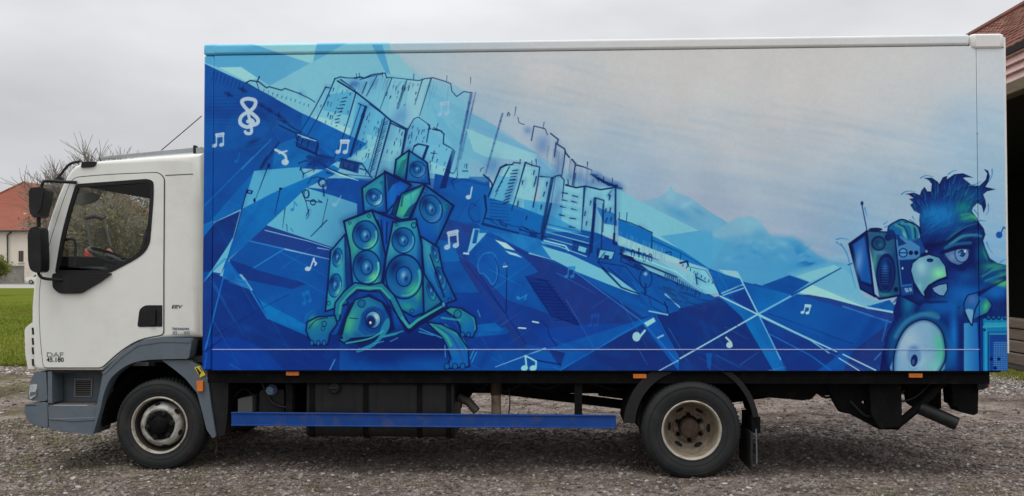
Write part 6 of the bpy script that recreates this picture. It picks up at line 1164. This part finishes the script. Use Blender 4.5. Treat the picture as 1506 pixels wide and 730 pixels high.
# ---- farmhouse
hy = 140.0; A = lambda px, py, Y=hy: at(px, py, Y)
def farmhouse():
    ex, ez = A(112, 337), A(0, 338)[2]; x0, x1 = A(-190, 337)[0], A(205, 337)[0]; dep = 15.0
    h = thing('farmhouse', 'long cream farmhouse with red tiled hipped roof beyond the lawn', 'house', ((x0 + x1) / 2, hy + dep / 2, 0))
    Mw = material('cream_render', (.80, .73, .63), .95, vary=.1, vscale=.4, dirt=(.4, .35, .28), dscale=.25, damt=.35); Mr = material('red_roof_tiles', (.30, .082, .045), .9, col2=(.20, .07, .045), vscale=.9, dirt=(.12, .06, .045), dscale=.35, damt=.6, bump=.8, bscale=3.0, stretch=(1, 2, 6))
    MB().box(x0, x1, hy, hy + dep, -.1, ez).build('wall', Mw, h)
    rz = A(0, 286, hy + dep / 2)[2]; o = .7; roof = MB()
    E = [(x0 - o, hy - o, ez - .25), (x1 + o, hy - o, ez - .25), (x1 + o, hy + dep + o, ez - .25), (x0 - o, hy + dep + o, ez - .25), (x0 + 6, hy + dep / 2, rz), (x1 - 6, hy + dep / 2, rz)]
    roof.add(E, [(0, 1, 5, 4), (1, 2, 5), (2, 3, 4, 5), (3, 0, 4), (3, 2, 1, 0)]); rf = roof.build('roof', Mr, h, smooth=0)
    rid = MB().tube([E[4], E[5]], .22, 6).tube([E[4], E[0]], .2, 6).tube([E[5], E[1]], .2, 6); rid.build('ridge_tiles', Mr, rf)
    # higher cross wing rising behind
    g = A(42, 268, hy + 9); cx = g[0]; wz0 = A(42, 312, hy + 9)[2]; wl = 7.6
    W = [(cx - wl, hy + 4, wz0), (cx + wl, hy + 4, wz0), (cx + wl, hy + 20, wz0), (cx - wl, hy + 20, wz0), (cx - .4, hy + 8.5, g[2]), (cx + .4, hy + 17, g[2])]
    wing = MB().add(W, [(0, 1, 4), (1, 2, 5, 4), (2, 3, 5), (3, 0, 4, 5), (3, 2, 1, 0)]).build('wing_roof', Mr, h, smooth=0); MB().box(cx - wl + .5, cx + wl - .5, hy + 4.6, hy + 19, ez - 2, wz0 + .4).build('wing_wall', material('dark_boards', (.09, .06, .045), .9, vary=.3, vscale=2), h)
    MB().tube([W[4], W[1]], .18, 6).tube([W[4], W[0]], .18, 6).build('hip_tiles', Mr, wing)
    Mf, Mg = material('window_frame_brown', (.17, .12, .085), .7), material('dark_window', (.035, .04, .045), .15)
    def window(px0, py0, px1, py1, purple=False):
        a, b = A(px0, py0), A(px1, py1); f = MB().box(a[0], b[0], hy - .05, hy + .02, b[2], a[2]).build('window', Mf, h)
        MB().box(a[0] + .1, b[0] - .1, hy - .07, hy - .052, b[2] + .1, a[2] - .1).build('pane', Mg if not purple else material('curtained_window', (.13, .10, .15), .3), f); MB().box((a[0] + b[0]) / 2 - .03, (a[0] + b[0]) / 2 + .03, hy - .09, hy - .072, b[2] + .1, a[2] - .1).build('mullion', Mf, f); MB().box(a[0] - .12, b[0] + .12, hy - .18, hy - .0, b[2] - .14, b[2] - .004).build('sill', Mw, f)
    window(27.5, 369, 34.5, 385.5); window(25.5, 404, 35.5, 412.5, True)
    for px in (-40, -75, -110, 62, 96, 130, 165): window(px, 369, px + 7, 385.5); window(px, 400, px + 7, 414)
    a = A(16.5, 341, hy - .3); b = A(11, 346, hy - .3); c = A(11, 410, hy - .3); MB().tube([a, b, c], .13, 8).build('downpipe', material('pipe_dark', (.05, .05, .05), .6), h)
    MB().tube([(x0 - o, hy - o - .1, ez - .2), (x1 + o, hy - o - .1, ez - .2)], .14, 8).build('gutter', bpy.data.materials['pipe_dark'], h)
    sx0 = A(20, 318, hy + 3); MB().box(sx0[0] + 1.6, sx0[0] + 2.1, hy + 3, hy + 3.4, sx0[2] - .4, sx0[2] + .5).build('roof_vent', Mw, rf)
farmhouse()
# ---- parked car by the wall
def small_car():
    Y = 121.5; X = at(64, 400, Y)[0]; t = thing('parked_car', 'small white parked car beyond the lawn beside the garden wall', 'car', (X, Y, 0)); w = .85
    pr = [(-2.0, .35), (-2.05, .75), (-1.9, .9), (-1.1, 1.0), (-.6, 1.42), (.9, 1.45), (1.6, 1.05), (2.0, .95), (2.05, .4)]; MB().prism([(X + a, b) for a, b in pr], Y - w, Y + w).build('body', material('car_white', (.75, .75, .74), .3, coat=.5), t, .08)
    MB().prism([(X + a, b) for a, b in [(-1.0, 1.02), (-.58, 1.36), (.1, 1.38), (.1, 1.0)]], Y - w - .012, Y - w + .05).build('window', Mdark, t); MB().prism([(X + a, b) for a, b in [(.18, 1.0), (.18, 1.38), (.85, 1.38), (1.3, 1.02)]], Y - w - .012, Y - w + .05).build('window', Mdark, t)
    for x in (-1.25, 1.3):
        for y in (Y - w - .02, Y + w - .18): o = MB().lathe((X + x, y, .31), [(0, .0), (.19, .0), (.2, .02)], 16).build('wheel_rim', M_ALU, t); MB().lathe((X + x, y, .31), [(.19, .01), (.3, .0), (.31, .05), (.31, .2)], 20).build('tyre', M_RUB, t)
    MB().box(X - 2.06, X - 1.95, Y - w + .1, Y - w + .35, .68, .82).build('headlight', M_LENS, t)
Mdark = material('dark_glass', (.02, .022, .025), .1); small_car()
# ---- trees
def branchy(seed, height, spread, levels, twigs, r0, lift=.55):
    r = random.Random(seed); segs = []; tips = []
    def grow_(p, d, L, rad, lev):
        n = 4; q = p
        for i in range(n):
            d = (d + Vector((r.uniform(-1, 1), r.uniform(-1, 1), r.uniform(-.3, .9))) * (.10 + .05 * lev)).normalized(); e = q + d * (L / n); segs.append((q, e, rad * (1 - .5 * i / n), rad * (1 - .5 * (i + 1) / n), lev))
            if lev < levels and i >= (1 if lev else 2) - 1:
                for _ in range(twigs[lev]):
                    a = r.uniform(0, 6.28); s = d.orthogonal().normalized(); s.rotate(Matrix.Rotation(a, 3, d)); nd = (d * (1 - spread) + s * spread + Vector((0, 0, .25 * lift))).normalized(); grow_(e, nd, L * r.uniform(.5, .72), rad * .5, lev + 1)
            q = e
        tips.append((q, d, lev))
    grow_(Vector((0, 0, -.1)), Vector((0, 0, 1)), height * .5, r0, 0); return segs, tips
def seg_mesh(segs, n):
    V, F = [], []
    for a, b, ra, rb, lev in segs:
        d = (b - a); u = d.orthogonal().normalized(); w = d.normalized().cross(u); o = len(V)
        for p, rr in ((a, ra), (b, rb)):
            for k in range(n): t = 2 * math.pi * k / n; V.append(p + (u * math.cos(t) + w * math.sin(t)) * rr)
        F += [(o + k, o + (k + 1) % n, o + n + (k + 1) % n, o + n + k) for k in range(n)]
    return MB().add(V, F)
M_BARK = material('grey_bark', (.15, .13, .11), .95, vary=.35, vscale=6, bump=.5, bscale=20); M_TWIG = material('brown_twigs', (.27, .235, .2), .9, vary=.3, vscale=3)
M_BUD = material('olive_buds', (.24, .215, .07), .8, col2=(.13, .15, .045), vscale=1.2); M_BUD2 = material('rusty_buds', (.30, .15, .075), .85, col2=(.2, .16, .07), vscale=.9)
def tree(name, label, X, Y, seed, height, spread, twigs, r0, leaf, nleaf, lsize, group=None, tilt=0.0, mats=None):
    segs, tips = branchy(seed, height, spread, 3, twigs, r0); t = thing(name, label, 'tree', (X, Y, 0), group); zmax = max(s[1].z for s in segs); k = height / zmax
    sc = Matrix.Translation((X, Y, 0)) @ Matrix.Rotation(tilt, 4, 'Y') @ Matrix.Scale(k, 4); segs = [(sc @ a, sc @ b, ra * k, rb * k, l) for a, b, ra, rb, l in segs]
    seg_mesh([s for s in segs if s[4] <= 1], 7).build('trunk', M_BARK, t); cr = seg_mesh([s for s in segs if s[4] >= 2], 3).build('crown', M_TWIG, t, smooth=0)
    if nleaf:
        r = random.Random(seed + 1); V, F = [], []; fine = [s for s in segs if s[4] >= 2]
        for i in range(nleaf):
            a, b, *_ = fine[r.randrange(len(fine))]; p = a.lerp(b, r.random()) + Vector((r.gauss(0, 1), r.gauss(0, 1), r.gauss(0, 1))) * .07; u = Vector((r.gauss(0, 1), r.gauss(0, 1), r.gauss(0, 1))).normalized(); w = u.orthogonal().normalized(); s = lsize * r.uniform(.5, 1.4); o = len(V)
            V += [p - u * s, p + w * s * .5, p + u * s, p - w * s * .5]; F.append((o, o + 1, o + 2, o + 3))
        lf = MB().add(V, F).build('foliage', leaf, cr, smooth=0)
    return t
c = at(122, 400, 34); tree('bare_tree', 'tall bare grey tree showing above the cab roof', c[0], 34, 5, at(130, 203, 34)[2], .5, (3, 5, 6), .13, M_BUD, 1500, .03)
c = at(103, 400, 37); tree('bare_tree', 'shorter bare tree behind the cab mirrors', c[0], 37, 8, at(103, 246, 37)[2], .30, (2, 3, 4), .07, M_BUD, 200, .03)
for k, (px, Y, top, seed, lf, lab) in enumerate(((118, 24, 292, 21, M_BUD2, 'budding shrub with rusty twigs behind the windscreen'), (160, 22, 282, 22, M_BUD, 'olive green budding tree seen in the middle of the cab window'), (205, 26, 286, 23, M_BUD, 'budding tree seen at the rear edge of the cab window'), (185, 30, 276, 24, M_BUD2, 'rust tinged tree behind the olive budding trees'), (142, 31, 280, 25, M_BUD, 'thin olive tree standing behind the red tractor'))):
    c = at(px, 400, Y); tree('budding_tree', lab, c[0], Y, seed, at(px, top, Y)[2], .5, (3, 4, 5), .08, lf, 3000, .05, 'budding trees behind the lorry')
c = at(-6, 408, 60); tree('garden_bush', 'green leafy bush beside the farmhouse downpipe', c[0], 60, 31, at(0, 366, 60)[2], .55, (4, 4, 4), .06, M_GRASS, 3500, .09)
# ---- red tractor seen through the cab glass
def tractor():
    Y = 5.2; b = at(141, 400, Y); X = b[0]; t = thing('red_tractor', 'small red tractor with roll bar parked behind the cab', 'tractor', (X, Y + .6, 0)); MR = material('tractor_red', (.42, .035, .02), .4, vary=.2, vscale=5)
    z1 = at(0, 320, Y)[2]; xl, xr = at(127, 0, Y)[0], at(152, 0, Y)[0]; G = material('roll_bar_grey', (.06, .065, .07), .5)
    MB().tube(smooth([at(134, 366, Y), at(130, 340, Y), at(126.5, 322, Y), at(133, 318.5, Y), at(146, 318.5, Y), at(152, 323, Y), at(157, 340, Y), at(163, 362, Y)], 5), .017, 8).build('roll_bar', G, t); MB().tube([at(126, 321, Y), at(140, 318, Y), at(153, 322, Y)], .032, 8).build('roll_bar_pad', M_BLACK, t)
    zs = at(0, 368, Y)[2]; MB().prism(rounded([(X + .35, .95), (X + 1.6, .9), (X + 1.55, 1.3), (X + .4, 1.42)], .08), Y + .3, Y + .9).build('bonnet', MR, t, .05)
    for xm, yy_ in ((at(128, 0, Y)[0], Y), (at(160, 0, Y)[0], Y)): MB().prism([(xm - .05, 1.0), (xm + .05, 1.0), (xm + .06, zs - .04), (xm - .0, zs + .03)], yy_, yy_ + .12).build('bar_mount', MR, t, .02)
    MB().prism(arc((X, .62), .66, .72, 20, 160, 10), Y - .05, Y + .3).build('mudguard', MR, t, .02); MB().prism(arc((X, .62), .66, .72, 20, 160, 10), Y + .95, Y + 1.25).build('mudguard', MR, t, .02)
    for x, yy_, r in ((X, Y - .05, .62), (X, Y + .95, .62), (X + 1.35, Y + .1, .36), (X + 1.35, Y + .9, .36)):
        w = MB().lathe((x, yy_, r), [(r * .55, .02), (r * .62, 0), (r * .9, 0), (r, .05), (r, .25), (r * .9, .3), (r * .55, .28)], 32).build('tyre', M_RUB, t); MB().lathe((x, yy_, r), [(0, .06), (r * .3, .06), (r * .56, .03), (r * .58, .1)], 24).build('rim', MR, w)
    MB().prism(rounded([(X - .25, 1.05), (X + .2, 1.05), (X + .2, 1.15), (X - .12, 1.2), (X - .2, 1.55), (X - .3, 1.55)], .03), Y + .35, Y + .85).build('seat', M_BLACK, t, .02)
tractor()
# ---- open barn on the right
def barn():
    WX = 7.75; y0, y1 = 2.5, 30.0; c = at(1481, 77, 0); dirx = ray(1490, 70); tt = (WX - CAM[0]) / dirx[0]; EZ = CAM[2] + tt * dirx[2]; d2 = ray(1490, 122); BZ = CAM[2] + (WX / d2[0]) * d2[2]; d3 = ray(1490, 140); OZ = CAM[2] + (WX / d3[0]) * d3[2]
    RX = WX + 4.2; d4 = ray(1475, 29.5); RZ = CAM[2] + (RX / d4[0]) * d4[2]; FX = RX + (RX - WX)
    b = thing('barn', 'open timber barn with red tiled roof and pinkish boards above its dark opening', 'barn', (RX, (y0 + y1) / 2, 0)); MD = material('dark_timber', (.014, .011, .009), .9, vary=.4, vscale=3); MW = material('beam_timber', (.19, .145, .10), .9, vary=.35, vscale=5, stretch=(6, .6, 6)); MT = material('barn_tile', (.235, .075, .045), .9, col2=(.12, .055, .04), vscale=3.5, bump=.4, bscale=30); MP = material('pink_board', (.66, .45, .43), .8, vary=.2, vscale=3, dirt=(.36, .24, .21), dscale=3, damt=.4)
    # roof deck with laid tiles
    e = .05; sl = (RZ - EZ) / (RX - WX); ex = WX - e; ez = EZ - sl * e
    deck = MB().add([(ex, y0, ez), (RX, y0, RZ), (RX, y1, RZ), (ex, y1, ez), (FX + e, y0, ez), (FX + e, y1, ez)] + [(ex, y0, ez - .1), (RX, y0, RZ - .1), (RX, y1, RZ - .1), (ex, y1, ez - .1), (FX + e, y0, ez - .1), (FX + e, y1, ez - .1)], [(0, 3, 2, 1), (1, 2, 5, 4), (6, 7, 8, 9), (7, 10, 11, 8), (0, 6, 9, 3), (4, 5, 11, 10), (0, 1, 7, 6), (1, 4, 10, 7), (3, 9, 8, 2), (2, 8, 11, 5)]).build('roof', MT, b, smooth=0)
    Ls = math.hypot(RX - ex, RZ - ez); ux, uz = (RX - ex) / Ls, (RZ - ez) / Ls; nx, nz_ = -uz, ux; tw, th = .27, .34
    tm = bpy.data.meshes.new('tile'); tv = []
    for s_, hh in ((-.02, .045), (th * .55, .035), (th + .03, .012)):
        for t_ in range(5): q = t_ / 4; tv.append((s_ * ux + (hh + .028 * math.sin(q * math.pi)) * nx, q * (tw - .012), s_ * uz + (hh + .028 * math.sin(q * math.pi)) * nz_))
    tf = [(r_ * 5 + k, r_ * 5 + k + 1, (r_ + 1) * 5 + k + 1, (r_ + 1) * 5 + k) for r_ in range(2) for k in range(4)] ; lo_ = len(tv); tv += [(tv[k][0] - .03 * nx, tv[k][1], tv[k][2] - .03 * nz_) for k in range(5)]; tf += [(k + 1, k, lo_ + k, lo_ + k + 1) for k in range(4)]
    tm.from_pydata(tv, [], tf); tm.materials.append(MT); tm.shade_smooth(); rows_ = int(Ls / th); nn = 0; rest = MB(); rr = random.Random(4)
    for i in range(rows_ + 1):
        for j in range(int((y1 - y0) / tw)):
            ox, oy, oz = ex + i * th * ux, y0 + j * tw + rr.uniform(-.006, .006), ez + i * th * uz + rr.uniform(-.006, .008); pp = proj(ox, oy, oz)
            if 1478 < pp[0] < 1512 and nn < 300 and 5 < oy < 24 and pp[1] > -6: o = link('tile', tm); o.location = (ox, oy, oz); attach(o, deck); o.matrix_parent_inverse = world_of(deck).inverted(); nn += 1
            else: rest.add([(v[0] + ox, v[1] + oy, v[2] + oz) for v in tv], tf)
    ro = rest.build('roof_tiles', MT, deck); ro['kind'] = 'stuff'
    MB().tube([(RX, y0, RZ + .06), (RX, y1, RZ + .06)], .12, 8).build('ridge_cap', MT, deck)
    # boarded strip, lintel, posts, dark inside
    nb_ = 4; hb = (EZ - BZ) / nb_
    for k in range(nb_): z0 = BZ + k * hb; MB().add([(WX - .085, y0, z0), (WX + .01, y0, z0), (WX + .01, y0, z0 + hb), (WX - .012, y0, z0 + hb), (WX - .085, y1, z0), (WX + .01, y1, z0), (WX + .01, y1, z0 + hb), (WX - .012, y1, z0 + hb)], [(0, 1, 2, 3), (7, 6, 5, 4), (0, 4, 5, 1), (2, 6, 7, 3), (0, 3, 7, 4), (1, 5, 6, 2)]).build('board', MP, b, smooth=0)
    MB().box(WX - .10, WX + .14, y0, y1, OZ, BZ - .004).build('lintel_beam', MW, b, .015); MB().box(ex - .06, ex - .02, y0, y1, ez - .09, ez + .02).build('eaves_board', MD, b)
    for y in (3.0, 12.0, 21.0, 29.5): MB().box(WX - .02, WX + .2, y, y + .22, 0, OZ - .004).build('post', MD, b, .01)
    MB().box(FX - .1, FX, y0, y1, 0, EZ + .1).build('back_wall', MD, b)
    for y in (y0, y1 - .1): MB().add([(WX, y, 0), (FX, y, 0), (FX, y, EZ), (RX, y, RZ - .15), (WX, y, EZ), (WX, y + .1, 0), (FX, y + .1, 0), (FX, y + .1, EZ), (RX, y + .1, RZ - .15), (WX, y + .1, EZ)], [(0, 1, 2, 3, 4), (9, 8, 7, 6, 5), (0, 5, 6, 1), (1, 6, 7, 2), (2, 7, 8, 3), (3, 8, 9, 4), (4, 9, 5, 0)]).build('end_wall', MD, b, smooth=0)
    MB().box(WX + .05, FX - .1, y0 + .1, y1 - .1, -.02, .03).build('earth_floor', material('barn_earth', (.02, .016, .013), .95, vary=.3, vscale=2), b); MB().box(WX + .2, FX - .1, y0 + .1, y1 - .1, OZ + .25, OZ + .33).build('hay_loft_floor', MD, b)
    # squared timbers lying along the opening
    for k, (dx, z, yb, L_, hh) in enumerate(((.35, .03, 3.6, 19, .2), (.38, .245, 4.2, 18, .2), (.42, .46, 3.2, 19, .19), (.40, .665, 5.0, 16, .17))):
        bm_ = MB().box(WX + dx, WX + dx + .24, yb, yb + L_, z, z + hh).build('timber_beam', material('grey_brown_timber', (.17, .125, .09), .9, col2=(.09, .07, .055), vscale=6, stretch=(4, .5, 8)) if k == 0 else bpy.data.materials['grey_brown_timber'], None, .02)
        tag(bm_, ('lowest squared timber beam lying along the barn opening', 'second timber beam up in the stack at the barn opening', 'third timber beam up in the stack at the barn opening', 'topmost squared timber beam of the stack at the barn opening')[k], 'timber', 'timber beams stacked in the barn opening', 'thing')
barn()
r2 = np.random.RandomState(12); n = 9000; yv = r2.uniform(7.5, 15, n); xv = 7.45 + r2.randn(n) * .16 - (r2.rand(n) < .3) * r2.rand(n) * .6; blades('barn_grass', xv, yv, .02, .07, .007, M_GRASS, 6, 'strip of rough grass along the foot of the barn opening')
